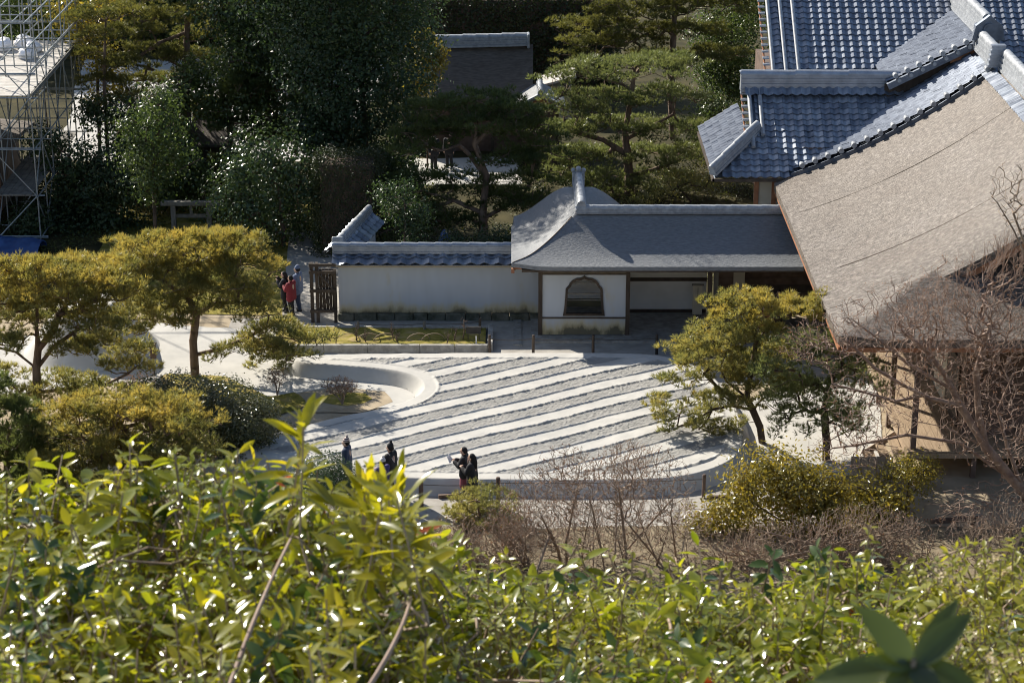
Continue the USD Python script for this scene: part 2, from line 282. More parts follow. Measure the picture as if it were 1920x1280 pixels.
th = math.radians(32.5); q = -SX * math.sin(th) + SY * math.cos(th) + .04 * np.sin(SX * .9 + SY * .5) + .015 * SX
q = (q + .05 * (meshkit.noise(np.stack([SX * 1.3, SY * 1.3, 0 * SX + 2], -1)) - .5)) / .66; band = np.floor(q).astype(int); fr = q - band; ed = np.minimum(fr, 1 - fr) * .66
nz = meshkit.noise(np.stack([SX * 9, SY * 9, 0 * SX], -1)); n2 = meshkit.noise(np.stack([SX * 3.2, SY * 3.2, 0 * SX + 5], -1))
n3 = meshkit.noise(np.stack([SX * 16, SY * 16, 0 * SX + 9], -1))
field = 1 / (1 + np.exp(-(sd - .52) / .02))
ridge = .050 * np.exp(-(ed / .040) ** 2) * (.85 + .3 * n2)
wn = np.random.default_rng(77).random(SX.shape); rough = np.where(band % 2 == 0, (nz - .5) * .010 + (n3 - .5) * .014 + (wn - .5) * .034 + .002, (n2 - .5) * .006 + (wn - .5) * .004)
rim = .042 * np.exp(-((sd - .52 - .05 * (nz - .5)) / .038) ** 2)
face = np.clip(1 + (sd - .02) / .30, 0, 1); face = face ** .9
SZ = TOP * face + (field * (ridge + rough) + rim) * (sd > .1) + (n2 - .5) * .01
keep = sd > -.32
idx = np.full(SX.shape, -1); k = np.flatnonzero(keep.ravel()); idx.ravel()[k] = np.arange(len(k))
gfa = grid_faces(*SX.shape); ok = keep.ravel()[gfa].all(1); remap = idx.ravel()
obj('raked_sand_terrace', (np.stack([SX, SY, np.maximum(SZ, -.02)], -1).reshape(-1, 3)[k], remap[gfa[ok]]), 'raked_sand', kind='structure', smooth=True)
turned_shade = ((band % 2 == 0) * field * np.clip(ed / .05, 0, 1)).ravel()[k].astype(np.float32)  # mask of the coarse bands, drives their painted furrow shade and bump
UsdGeom.PrimvarsAPI(stage.GetPrimAtPath('/World/raked_sand_terrace')).CreatePrimvar('turned_shade', Sdf.ValueTypeNames.FloatArray, 'vertex').Set(Vt.FloatArray.FromNumpy(turned_shade))
# the truncated cone of sand
cc = np.array([P(172, 640, 72.)[0], 72.0])
nr, na = 34, 96
rad = np.concatenate([np.linspace(0, .92, 10), np.linspace(.98, 2.45, nr - 10)])
hz = np.where(rad <= .93, 1.86, np.interp(rad, [.93, 1.05, 2.3, 2.45], [1.86, 1.78, .08, -.02]))
A, R = np.meshgrid(np.linspace(0, 2 * np.pi, na, endpoint=False), rad, indexing='ij'); Hc = np.broadcast_to(hz, A.shape)
cv = np.stack([cc[0] + R * np.cos(A), cc[1] + R * np.sin(A), Hc + .012 * (meshkit.noise(np.stack([R * 9, A * 14, 0 * A], -1)) - .5)], -1).reshape(-1, 3)
i0 = np.arange(na); cf = np.concatenate([np.stack([i0 * nr + j, i0 * nr + j + 1, (i0 + 1) % na * nr + j + 1, (i0 + 1) % na * nr + j], 1) for j in range(nr - 1)])
c = thing('sand_cone', 'large flat topped cone of pale sand behind the two front left pines', 'sand cone', (cc[0], cc[1], 0))
obj('cone', (cv, cf), 'white_sand', c, smooth=40)

# ------------------------------------------------------------------ tiles and ridges
TS = np.linspace(0, 1, 6)
def tile_mesh(O, U, V, N, tw, tl, dep=.032):
    """one pantile: front edge at O, width along U, up the slope along V"""
    h = dep * np.cos(2 * np.pi * TS) ; sc = -.022 * np.sin(np.pi * TS)
    fr = O + np.outer(TS * tw, U) + np.outer(sc, V) + np.outer(h + .05, N)
    bk = O + np.outer(TS * tw, U) + np.outer(np.full(6, tl * 1.08), V) + np.outer(h + .012, N)
    lo = fr - np.outer(np.full(6, .04), N) + .006 * V
    v = np.vstack([lo, fr, bk]); a = np.arange(5)
    f = np.vstack([np.stack([a, a + 1, a + 7, a + 6], 1), np.stack([a + 6, a + 7, a + 13, a + 12], 1)])
    return v, np.vstack([f[:, [0, 1, 2]], f[:, [0, 2, 3]]])
TMAT = ['roof_tile_a', 'roof_tile_b', 'roof_tile_c', 'roof_tile_d']
class TileBook:
    """collects the tiles of one roof: those showing largest become parts, the rest one joined part"""
    def __init__(s): s.t = []
    def lay(s, O, U, V, nu, nv, tw, tl, test=None, dep=.032, prio=0., warp=None):
        O, U, V = (np.asarray(x, float) for x in (O, U, V)); U = U / np.linalg.norm(U); V = V / np.linalg.norm(V); N = np.cross(U, V); N *= np.sign(N[2])
        for j in range(nv):
            for i in range(nu):
                o = O + U * tw * i + V * tl * j; c = o + U * tw / 2 + V * tl / 2
                if test is None or test(c):
                    p = proj(np.array([o, o + U * tw, o + V * tl])); ar = abs(np.cross(p[1] - p[0], p[2] - p[0]))
                    out = ((p[:, 0] < -10) | (p[:, 0] > 1930) | (p[:, 1] < -8)).all()
                    jr = np.sin(i * 12.9898 + j * 78.233) * 43758.5453; jr -= np.floor(jr); tv, tf_ = tile_mesh(o + V * (jr - .5) * .02 + N * (jr - .3) * .012, U, V, N, tw, tl, dep)
                    if warp is not None: tv[:, 2] += warp(tv)
                    s.t.append(((-1 if out else ar) + prio, tv, tf_))
    def build(s, parent, most, name='roof_tile'):
        r = np.random.default_rng(5); order = np.argsort([-x[0] for x in s.t]); rest = MB()
        for n, i in enumerate(order):
            a, v, f = s.t[i]
            if n < most and a > 0: obj(name, (v, f), TMAT[r.choice(4, p=[.36, .28, .22, .14])], parent, smooth=60)
            else: rest.add(v, f)
        if rest.n: obj('small_' + name + 's', rest, 'roof_tile_a', parent, kind='stuff', smooth=60)
def ridge(parent, p, q, w, h, mat='ridge_tile', seg=1.0, rolls=True, cap=True, name='ridge'):
    """a stacked ridge: courses narrowing upward, a round cap in lengths, a scalloped foot"""
    p, q = np.asarray(p, float), np.asarray(q, float); a = q - p; L = np.linalg.norm(a); a /= L
    s = np.cross(a, [0, 0, 1.]); s /= np.linalg.norm(s); up = np.cross(s, a)
    m = MB(); n = max(3, int(h / .09))
    for i in range(n):
        ww = w * (1.0 - .32 * i / n) * (1.0 if i % 2 == 0 else .9)
        m.bar(p + up * h * (i + .5) / n, q + up * h * (i + .5) / n, ww, h / n - .004)
    r = obj(name, m, mat, parent)
    if cap:
        k = max(1, int(L / seg)); rr = w * .36
        for i in range(k):
            b0, b1 = p + a * (L * i / k + .006), p + a * (L * (i + 1) / k - .006)
            obj('ridge_cap', MB().tube([b0 + up * h, b0 + a * .05 + up * (h + .02), b1 + up * (h + .01)], [rr * .96, rr, rr * .96], 10), mat, r, smooth=50)
    return r

# ------------------------------------------------------------------ gatehouse with the bell shaped window
g = thing('gatehouse', 'low bark roofed gatehouse with bell shaped window in its white wall', 'gatehouse', (5., 75., 0))
EZ, RISE, RUN = 3.06, 1.33, 2.35
def prof(t): t = np.clip(t / RUN, 0, 1); return EZ + RISE * (t - .68 * t * (1 - t))
Y0, Y1, YR, XL, XM = 72.15, 77.7, 74.5, -.03, 2.52
gx = np.concatenate([np.linspace(XL, 6, 62), np.linspace(6.2, 10.4, 18)]); gy = np.linspace(Y0, Y1, 58)
X, Y = np.meshgrid(gx, gy, indexing='ij')
bk = np.clip((Y - 75.2) / 2.3, 0, 1); bk = bk * bk * (3 - 2 * bk)
sx = np.minimum(X - XL, 2 * (XM - XL) - (X - XL))
bell = EZ + .05 + RISE * (.5 - .5 * np.cos(np.pi * np.clip(sx / 2.35, 0, 1))) ** .8
wing = np.minimum(np.where(sx > 0, prof(sx) * (1 - bk) + bell * bk, EZ - .6), prof(Y - Y0))
corr = np.minimum(np.minimum(prof(Y - Y0), prof(2 * (YR - Y0) - (Y - Y0) )), prof(X - XL))
corr = np.where(Y > 2 * YR - Y0, EZ - .6, corr)
Z = np.maximum(wing, corr)
Z += .13 * np.exp(-((X - XL) ** 2 + (Y - Y0) ** 2) / .5) + .10 * np.exp(-((X - XL) ** 2 + (Y - Y1) ** 2) / .5)
obj('shingle_roof', slab(X, Y, Z, .15), 'grey_roof', g, smooth=28)
ridge(g, (XM - .18, YR, EZ + RISE - .03), (10.2, YR, EZ + RISE - .03), .38, .15, seg=.55)
rg = ridge(g, (XM, YR - .1, EZ + RISE - .02), (XM, Y1 + .35, EZ + RISE + .02), .42, .34, seg=.6)
obj('ridge_end_tile', MB().mesh(rbox((XM - .24, Y1 + .33, EZ + RISE - .1), (XM + .24, Y1 + .47, EZ + RISE + .5), .05)).mesh(trimesh.creation.icosphere(1, .09).apply_translation((XM - .2, Y1 + .38, EZ + RISE + .55))).mesh(trimesh.creation.icosphere(1, .09).apply_translation((XM + .2, Y1 + .38, EZ + RISE + .55))).mesh(trimesh.creation.icosphere(1, .11).apply_translation((XM, Y1 + .38, EZ + RISE + .6))), 'ridge_tile', rg)
# hip line
hp = [(XL + t, Y0 + t, float(prof(t)) + .13 * math.exp(-2 * t * t / .5) + .008) for t in np.linspace(.04, 2.2, 14)]
obj('hip_line', MB().tube(hp, .018, 5), 'seam', g)
obj('fascia', MB().box((.35, Y0 + .10, EZ - .24), (10.4, Y0 + .16, EZ - .09)).box((XL + .1, Y0 + .3, EZ - .24), (XL + .16, Y1 - .1, EZ - .09)), 'dark_wood', g)
obj('corner_board', MB().bar((XL + .10, Y0 + .13, EZ - .02), (.9, Y0 + .13, EZ - .10), .06, .17).box((XL - .0, Y0 + .06, EZ - .26), (XL + .12, Y0 + .2, EZ - .1)), 'red_wood', g)
obj('soffit', MB().box((.1, Y0 + .2, EZ - .165), (10.3, Y0 + 1.2, EZ - .155)), 'dark_wood', g)
for i, xx in enumerate(np.arange(.4, 10.3, .62)):
    obj('rafter_end', box((xx, Y0 + .17, EZ - .25), (xx + .07, Y0 + 1.2, EZ - .17)), 'dark_wood', g)
FY = 73.2; xl, xr = 1.09, 4.14
cx = 2.62; kz = lambda py: CAM_H - FY * math.tan(PITCH + math.atan((py - 640) / FPX))
half = [(.765, kz(591.5)), (.72, kz(578)), (.69, kz(560)), (.675, kz(543)), (.66, kz(540)), (.55, kz(534)), (.535, kz(531)), (.44, kz(525.5)), (.30, kz(521.5)), (.13, kz(520.5)), (.05, kz(518.5)), (0, kz(516))]
outl = Polygon([(cx + a, b) for a, b in half] + [(cx - a, b) for a, b in half[::-1][1:]])
inner = outl.buffer(-.085, join_style=2)
def wallprism(poly, y0, y1):
    m = trimesh.creation.extrude_polygon(poly, y1 - y0, engine='earcut'); v = m.vertices.copy()
    return np.column_stack([v[:, 0], y1 - v[:, 2], v[:, 1]]), m.faces
zs, z1, z2, zt = kz(594), kz(595.5), kz(513.5), kz(498)
obj('window_panel', wallprism(sbox(xl, z1 + .03, xr, z2 - .03).difference(outl.buffer(-.02)), FY, FY + .1), 'plaster', g)
fr = obj('window_frame', wallprism(outl.difference(inner), FY - .05, FY + .12), 'dark_wood', g)
for z, d in ((kz(531), .05), (kz(551), .045), (kz(563), .03)):
    w_ = inner.intersection(LineString([(0, z), (6, z)])).bounds
    obj('window_rail', box((w_[0], FY + .02, z - d / 2), (w_[2], FY + .06, z + d / 2)), 'grey_wood', fr)
obj('upper_panel', box((xl, FY + .01, z2 + .03), (xr, FY + .09, zt)), 'cream_plaster', g)
obj('lower_panel', box((xl, FY + .01, .1), (xr, FY + .09, z1 - .03)), 'plaster', g)
obj('beam', box((xl, FY - .03, z2 - .03), (xr, FY + .1, z2 + .03)), 'dark_wood', g)
obj('beam', box((xl, FY - .03, z1 - .03), (xr, FY + .1, z1 + .03)), 'dark_wood', g)
obj('beam', box((.9, FY - .05, zt + .002), (10.3, FY + .12, zt + .14)), 'dark_wood', g)
for x in (1.03, 4.21, 7.18):
    obj('post', MB().box((x - .075, FY - .06, .1), (x + .075, FY + .12, zt)), 'dark_wood', g)
    obj('post_stone', rbox((x - .17, FY - .17, -.03), (x + .17, FY + .2, .10), .03), 'stone', g)
obj('post', box((7.42, FY + .9, .1), (7.58, FY + 1.06, zt)), 'grey_wood', g)
BY = 75.7
obj('back_wall', MB().box((1.0, BY, .62), (4.3, BY + .1, 2.9)).box((4.3, BY, .15), (7.3, BY + .1, 2.9)), 'white_plaster', g)
obj('back_wall_rail', box((4.25, BY - .05, 1.32), (7.3, BY - .003, 1.45)), 'dark_wood', g)
obj('back_wall_foot', box((4.3, BY - .06, -.01), (7.3, BY - .003, .2)), 'dark_wood', g)
obj('bench', MB().box((1.4, 74.7, .42), (4.0, 75.2, .47)).box((1.5, 74.8, 0), (1.6, 75.1, .42)).box((3.8, 74.8, 0), (3.9, 75.1, .42)), 'grey_wood', g)
for dz in (0, .22):
    obj('back_wall_batten', MB().bar((2.2, BY - .02, 1.75 + dz), (2.6, BY - .02, 1.68 + dz), .03, .04).bar((2.6, BY - .02, 1.68 + dz), (3.0, BY - .02, 1.75 + dz), .03, .04), 'dark_wood', g)
obj('door_panel', box((7.5, BY - .9, .12), (8.2, BY - .84, 2.5)), 'brown_wall', g)
obj('side_panel', box((8.2, BY - .9, 1.1), (8.62, BY - .84, 2.7)), 'cream_plaster', g)
for i in range(9):
    obj('wall_plank', box((8.62, BY - .4, .1 + i * .3), (11.5, BY - .33, .1 + i * .3 + .285)), 'brown_wall' if i % 3 else 'dark_wood', g)
obj('floor_stone', box((.7, 72.55, -.02), (10.4, 76.2, .085)), 'stone', g)
obj('inner_ceiling', box((.9, FY + .1, 2.93), (10.4, 76.2, 2.96)), 'dark_wood', g)
obj('kerb_strip', MB().box((.05, 72.3, -.01), (.35, 75.0, .05)), 'stone', g)
s = thing('notice_board', 'white upright notice board standing in the open bay of the gatehouse', 'sign', (6.9, 74.9, .085))
obj('board', rbox((6.72, 74.86, .28), (7.08, 74.9, 1.42), .01), 'cream_plaster', s)
obj('board_cap', box((6.68, 74.84, 1.42), (7.12, 74.92, 1.47)), 'grey_wood', s)
for x in (6.75, 7.02): obj('leg', box((x, 74.905, .085), (x + .04, 74.94, 1.4)), 'grey_wood', s)
mk = MB(); r = np.random.default_rng(3)
for j in range(9):
    z = 1.33 - j * .075
    for t in range(3): mk.box((6.885, 74.852, z - t * .018), (6.925, 74.858, z - t * .018 + .006))
    mk.box((6.902, 74.852, z - .045), (6.909, 74.858, z + .012))
obj('writing', mk, 'ink', s)

# ------------------------------------------------------------------ white garden wall with tiled coping
w = thing('plaster_wall', 'long white plaster wall with blue grey tile coping left of the gatehouse', 'wall', (-2.7, 75.1, 0))
WX0, WX1, WY = -6.45, 1.0, 75.05
obj('wall_face', box((WX0, WY, .28), (WX1, WY + .5, 2.1)), 'plaster', w)
obj('cornice', box((WX0 - .12, WY - .10, 2.1), (WX1, WY + .6, 2.26)), 'cream_plaster', w)
r = np.random.default_rng(8); x = WX0 - .05
while x < WX1:
    d = r.uniform(.45, .95); obj('foundation_stone', rbox((x, WY - .1 - r.uniform(0, .05), -.03), (min(x + d, WX1) - .015, WY + .5, r.uniform(.26, .31)), .04), 'mossy_stone', w); x += d
tb = TileBook(); nt = 15; tw = (WX1 - WX0 + .25) / nt
tb.lay((WX0 - .2, WY - .35, 2.30), (1, 0, 0), (0, .9, .43), nt, 2, tw, .33, dep=.05, prio=500)
tb.build(w, 40, 'coping_tile')
obj('coping_core', slab(*np.meshgrid([WX0 - .15, WX1], np.linspace(WY - .36, WY + .86, 3), indexing='ij'), np.array([[2.27, 2.55, 2.27]] * 2), .02), 'roof_tile_c', w)
ridge(w, (WX0 - .2, WY + .25, 2.56), (WX1 - .1, WY + .25, 2.56), .34, .27, 'roof_tile_b', seg=.62)
w2 = thing('gate_wall', 'short white wall running back from the wooden gate under a small tile roof', 'wall', (-6.3, 78, 0))
a, b = np.array([-6.35, 76.6, 0]), np.array([-5.6, 80.2, 0]); dv = (b - a) / np.linalg.norm(b - a); sv = np.array([dv[1], -dv[0], 0])
obj('wall_face', MB().bar(a + [0, 0, 1.15], b + [0, 0, 1.15], .45, 2.1), 'plaster', w2)
tb = TileBook()
for sg in (-1, 1):
    tb.lay(a + sv * sg * .62 + [0, 0, 2.25] - dv * .6, dv, -sv * sg * .8 + np.array([0, 0, .55]), 9, 3, .46, .26, dep=.045)
tb.build(w2, 60, 'coping_tile')
cv_ = MB(); 
for sg in (-1, 1):
    p = a - dv * .5
    cv_.add(np.array([p + sv * sg * .6 + [0, 0, 2.2], b + sv * sg * .6 + [0, 0, 2.2], b + [0, 0, 2.6], p + [0, 0, 2.6]]), [[0, 1, 2, 3]])
obj('coping_core', cv_, 'roof_tile_c', w2)
ridge(w2, a - dv * .65 + [0, 0, 2.62], b + [0, 0, 2.62], .3, .22, 'ridge_tile', seg=.6)
obj('ridge_end_tile', rbox(a - dv * .75 + [-.22, -.05, 2.5], a - dv * .75 + [.22, .08, 3.0], .05), 'ridge_tile', w2)
# wooden gate leaf beside the wall end
gt = thing('wooden_gate', 'weathered dark wooden gate frame with cross braces at the white wall end', 'gate', (-6.9, 74.8, 0))
for x in (-7.42, -7.22, -6.56): obj('post', box((x - .06, 74.7, 0), (x + .06, 74.83, 2.35 if x < -7 else 2.1)), 'dark_wood', gt)
for z in (.42, 1.22, 1.95, 2.22): obj('rail', box((-7.5, 74.64, z), (-6.5, 74.697, z + .12)), 'dark_wood', gt)
for z0, z1_ in ((.5, 1.25), (1.3, 1.95)):
    obj('brace', MB().bar((-7.15, 74.66, z1_), (-6.6, 74.66, z0), .05, .06), 'dark_wood', gt)
    obj('brace', MB().bar((-7.15, 74.72, z0), (-6.6, 74.72, z1_), .05, .06), 'dark_wood', gt)
for i in range(5): obj('plank', box((-7.15 + i * .12, 74.78, .45), (-7.15 + i * .12 + .11, 74.81, 2.1)), 'dark_wood', gt)

# ------------------------------------------------------------------ great hall with the broad bark roof
h = thing('temple_hall', 'large hall with broad brown bark roof and tiled ridge on the right', 'hall', (17.9, 68, 0))
HX0, HXR, HF, HB, HV = 9.72, 17.9, 59.5, 76.15, 62.2
def hp_(x): t = np.clip(1 - np.abs(x - HXR) / (HXR - HX0), 0, 1); return 5 + 4.4 * t - 2.0 * t * (1 - t)
gx = np.concatenate([np.linspace(HX0, 14, 44), np.linspace(14.15, HXR, 26), np.linspace(HXR + .4, 2 * HXR - HX0, 20)])
gy = np.concatenate([np.linspace(HV, HV + 1.8, 24), np.linspace(HV + 2.0, HB, 34)])
X, Y = np.meshgrid(gx, gy, indexing='ij'); Z = hp_(X)
k_ = np.clip((np.minimum(X, 2 * HXR - X) - 10.6) / 2.2, 0, 1); k_ = k_ * k_ * (3 - 2 * k_)
d_ = np.clip(1 - (Y - HV) / 1.6, 0, 1); Z = Z - .36 * k_ * d_ ** 2.0
Z += .02 * (meshkit.noise(np.stack([X * .8, Y * .8, 0 * X], -1)) - .5)
obj('bark_roof', slab(X, Y, Z, .26), 'bark_roof', h, smooth=28)
gy = np.linspace(HF, HV + 1.5, 40); X2, Y2 = np.meshgrid(gx, gy, indexing='ij')
fz = 5 + .30 * (Y2 - HF) + .035 * (Y2 - HF) ** 2; pz = hp_(X2); kk = .10
hh = np.clip(.5 + .5 * (pz - fz) / kk, 0, 1); Z2 = pz * (1 - hh) + fz * hh - kk * hh * (1 - hh)
Z2 = Z2 + .14 * np.exp(-((np.minimum(X2, 2 * HXR - X2) - HX0) ** 2 + (Y2 - HF) ** 2) / .8) - np.clip((Y2 - HV + .02), 0, 1) * .25 - np.where(Y2 > HV, .03, 0)
obj('hip_roof', slab(X2, Y2, Z2, .26), 'bark_roof', h, smooth=28)
for D in (np.array(G(1570, 497, 5.35))[1], 72.0):
    xs_ = np.linspace(10.6 if D < 71 else 10.1, HXR - .4, 24); zz = hp_(xs_)
    obj('roof_seam', MB().tube(np.stack([xs_, D + .0 * xs_, zz + .004], 1), .011, 4), 'seam', h)
ridge(h, (HXR, HV + .1, 9.3), (HXR, HB - .05, 9.3), .5, .6, seg=.5)
rt = TileBook()
for sg in (-1, 1): rt.lay((HXR + sg * .72, HV + .1, 9.02), (0, 1, 0), (-sg * .8, 0, .5), 56, 1, .27, .45)
rt.build(h, 40)
obj('eave_board', MB().box((HX0 + .02, HF + .1, 4.60), (HX0 + .08, HB, 4.74)).box((HX0 + .1, HF + .02, 4.60), (2 * HXR - HX0, HF + .08, 4.74)), 'red_wood', h)
obj('eave_soffit', MB().box((HX0 + .1, HF + .1, 4.66), (2 * HXR - HX0 - .1, HB, 4.70)), 'brown_wall', h)
xs_ = np.linspace(11.4, HXR, 22); bb = MB()
for i in range(21):
    p, q_ = xs_[i:i + 2]; bb.bar((p, HV + .16, hp_(p) - .36 * min(1, max(0, (p - 10.6) / 2.2)) - .36), (q_, HV + .16, hp_(q_) - .36 * min(1, max(0, (q_ - 10.6) / 2.2)) - .36), .09, .30)
obj('barge_board', bb, 'red_wood', h)
obj('gable_wall', MB().add([(11.6, HV + 1.3, 5.2), (2 * HXR - 11.6, HV + 1.3, 5.2), (HXR, HV + 1.3, 9.0)], [[0, 1, 2]]), 'dark_wood', h)
for i in range(12):
    x = 12.6 + i * .45; obj('gable_slat', box((x, HV + 1.2, 5.4), (x + .14, HV + 1.28, float(hp_(x)) - .5)), 'brown_wall', h)
FZ = .92; VX, VY = 12.25, 60.6
for i in range(9): obj('veranda_plank', box((VX + i * .21, VY, FZ - .05), (VX + i * .21 + .2, 76, FZ)), 'tan_wood', h)
for i in range(7): obj('front_veranda_plank', box((VX + 1.95, VY + i * .21, FZ - .05), (25, VY + i * .21 + .2, FZ)), 'tan_wood', h)
obj('veranda_edge', MB().box((VX - .05, VY - .05, FZ - .22), (VX, 76, FZ - .004)).box((VX, VY - .05, FZ - .22), (25, VY - .004, FZ - .054)), 'tan_wood', h)
for y in np.arange(VY + .1, 76, 2.0): obj('veranda_post', box((VX + .05, y, 0), (VX + .2, y + .15, FZ - .06)), 'brown_wall', h)
for x in np.arange(VX + 2, 25, 2.0): obj('veranda_post', box((x, VY + .05, 0), (x + .15, VY + .2, FZ - .06)), 'brown_wall', h)
for y in np.arange(VY + .15, 76, 3.9): obj('eave_post', box((VX + .1, y, FZ), (VX + .26, y + .16, 4.66)), 'brown_wall', h)
obj('hall_wall', MB().box((14.15, 62.1, FZ - .3), (14.3, 76, 4.66)).box((14.15, 61.95, FZ - .3), (25, 62.1, 4.66)), 'brown_wall', h)
for i in range(7):
    obj('sliding_door', box((14.09, 62.6 + i * 1.9, FZ), (14.147, 62.6 + i * 1.9 + 1.84, 3.1)), 'cream_plaster' if i % 2 else 'dark_wood', h)
for i in range(6): obj('sliding_door', box((14.7 + i * 1.75, 61.88, FZ), (14.7 + i * 1.75 + 1.7, 61.947, 3.0)), 'brown_wall', h)
for i in range(3): obj('step', box((VX - .38 - .35 * i, 60.3, .04 + FZ - .24 * (i + 1) - .07), (VX - .08 - .35 * i, 62.2, .04 + FZ - .24 * (i + 1))), 'tan_wood', h)
for y in (60.25, 62.25): obj('step_side', MB().bar((VX - .1, y, FZ - .1), (VX - 1.1, y, .1), .06, .2), 'tan_wood', h)
obj('wall_base', box((14.4, 62.3, 0), (25, 76, FZ - .3)), 'dark_wood', h)
# pale timber panels leaning at the front of the veranda
lp = thing('timber_ramp', 'pale plank ramp leaning against the veranda corner of the brown roofed hall', 'ramp', (11.4, 60, 0))
for i in range(5): obj('plank', MB().bar((10.35 + i * .26, 58.9, .12), (10.6 + i * .26, 60.45, .80), .25, .035), 'tan_wood', lp)
for i in (0, 1): obj('bearer', MB().bar((10.4 + i * 1.0, 58.95, .06), (10.65 + i * 1.0, 60.45, .70), .08, .09), 'brown_wall', lp)

# ------------------------------------------------------------------ blue tiled kitchen building behind
kt = thing('tiled_building', 'tall blue grey tiled building with stepped gables behind the brown roof', 'building', (15, 82, 0))
p2z = lambda D: 5.2 + .667 * (D - 76.3); p1z = lambda D: 7 + .7 * (D - 81); llp = lambda x: 5.25 + (x - 10.5) * .592
llz = lambda x: hp_(x) + .16
ulz = lambda x: np.where(x <= 17.85, 9.75 - (17.85 - x) * .5, 9.75 - (x - 17.85) * .9)
tb = TileBook(); S2 = math.hypot(1, .667); S1 = math.hypot(1, .7)
tb.lay((7.45, 76.25, 5.17), (1, 0, 0), (0, 1, .667), 24, 16, .355, .285, lambda c: c[0] > min(9.0, 7.5 + (c[1] - 76.3) * .9) + .12 and p2z(c[1]) > llz(c[0]) - .1 and c[1] < 80)
tb.lay((10.2, 81., 7.), (1, 0, 0), (0, 1, .7), 34, 22, .365, .30, lambda c: c[0] < 14.2 or p1z(c[1]) > ulz(c[0]) - .12)
tb.lay((10.48, 76.45, 5.24), (0, 1, 0), (1, 0, .592), 17, 27, .30, .305, lambda c: c[0] < 17.4 and llz(c[0]) > p2z(c[1]) - .12 and not (c[1] > 80.4 and c[0] > 14.6), warp=lambda v: llz(v[:, 0]) - llp(v[:, 0]), dep=.037)
tb.lay((14.3, 79.5, float(ulz(14.3))), (0, 1, 0), (1, 0, .5), 30, 12, .30, .32, lambda c: c[0] < 17.7 and ulz(c[0]) > p1z(c[1]) - .12, dep=.037)
tb.lay((7.5, 76.5, 5.2), (0, 1, 0), (1, 0, .64), 21, 6, .32, .30, lambda c: c[0] < min(9.0, 7.5 + (c[1] - 76.3) * .9) + .12, dep=.06)
tb.build(kt, 300)
under = MB()
def quad(*p): under.add(np.array(p, float), [[0, 1, 2, 3]])
quad((9, 76.35, p2z(76.3) - .03), (15, 76.35, p2z(76.3) - .03), (15, 80, p2z(80) - .05), (9, 80, p2z(80) - .05))
quad((7.5, 76.35, 5.14), (9.0, 76.35, 5.14), (9.0, 78, 6.2), (9., 78, 6.2))
quad((7.5, 76.3, 5.1), (9.0, 78, 6.06), (9.0, 83, 6.06), (7.5, 83, 5.1))
quad((10.2, 81, 6.95), (24, 81, 6.95), (24, 90, p1z(90) - .05), (10.2, 90, p1z(90) - .05))
for i in range(8):
    xa, xb = 10.4 + i * .9, 11.3 + i * .9; quad((xa, 76.3, llz(xa) - .07), (xb, 76.3, llz(xb) - .07), (xb, 82, llz(xb) - .07), (xa, 82, llz(xa) - .07))
    under.bar((xa, 76.34, llz(xa) - .2), (xb, 76.34, llz(xb) - .2), .05, .3)
quad((14.3, 79.5, ulz(14.3) - .05), (17.85, 79.5, 9.7), (17.85, 92, 9.7), (14.3, 92, ulz(14.3) - .05))
obj('roof_deck', under, 'roof_tile_c', kt)
ridge(kt, (8.75, 80.0, 7.55), (14.9, 80.0, 7.55), .5, .62, 'roof_tile_d', seg=1.9, name='front_ridge')
rt = TileBook(); rt.lay((8.9, 79.52, 7.5), (1, 0, 0), (0, .8, .6), 17, 1, .355, .4, prio=900); rt.build(kt, 30, 'ridge_foot_tile')
ur = ridge(kt, (17.85, 79.3, 9.72), (17.85, 93, 9.72), .5, .8, seg=.9)
ridge(kt, (17.62, 76.3, 9.35), (17.62, 79.25, 9.35), .5, .62, seg=.9)
ridge(kt, (17.62, 76.0, 9.38), (17.62, 76.28, 9.38), .72, .82, 'roof_tile_d', cap=False)
obj('ridge_end_tile', MB().mesh(rbox((17.35, 79.0, 9.5), (18.35, 79.28, 10.35), .06)).mesh(m3.CrossSection([[(-.62, 0), (.62, 0), (.5, .55), (0, .95), (-.5, .55)]]).extrude(.22).rotate([90, 0, 0]).translate([17.85, 79.05, 9.75])).mesh(m3.Manifold.cylinder(.1, .22, .22, 16).rotate([90, 0, 0]).translate([17.85, 78.84, 10.2])), 'roof_tile_c', ur)
ridge(kt, (7.45, 76.2, 5.28), (9.35, 78.3, 6.45), .34, .32, seg=.7, name='hip_ridge')
# verge rolls running down the left gables
for x, D0, D1, fz_ in ((9.05, 77.4, 80, p2z), (9.45, 77.9, 80, p2z), (10.25, 81, 90, p1z), (10.75, 81, 90, p1z), (11.25, 81, 90, p1z)):
    obj('verge_roll', MB().tube([(x, D0, fz_(D0) + .09), (x, D1, fz_(D1) + .09)], .085, 8), 'ridge_tile', kt, smooth=50)
for n, (x, Da, fz_, b0) in enumerate(((9.0, 77.2, p2z, 10), (10.15, 81., p1z, 26))):
    for j in range(b0):
        D = Da + j * .28; obj('verge_tile', box((x - .26, D, fz_(D) - .02), (x - .01, D + .25, fz_(D) + .05)), 'roof_tile_d', kt)
    obj('verge_board', MB().bar((x - .2, Da, fz_(Da) - .16), (x - .2, Da + b0 * .28, fz_(Da + b0 * .28) - .16), .05, .2), 'red_wood', kt)
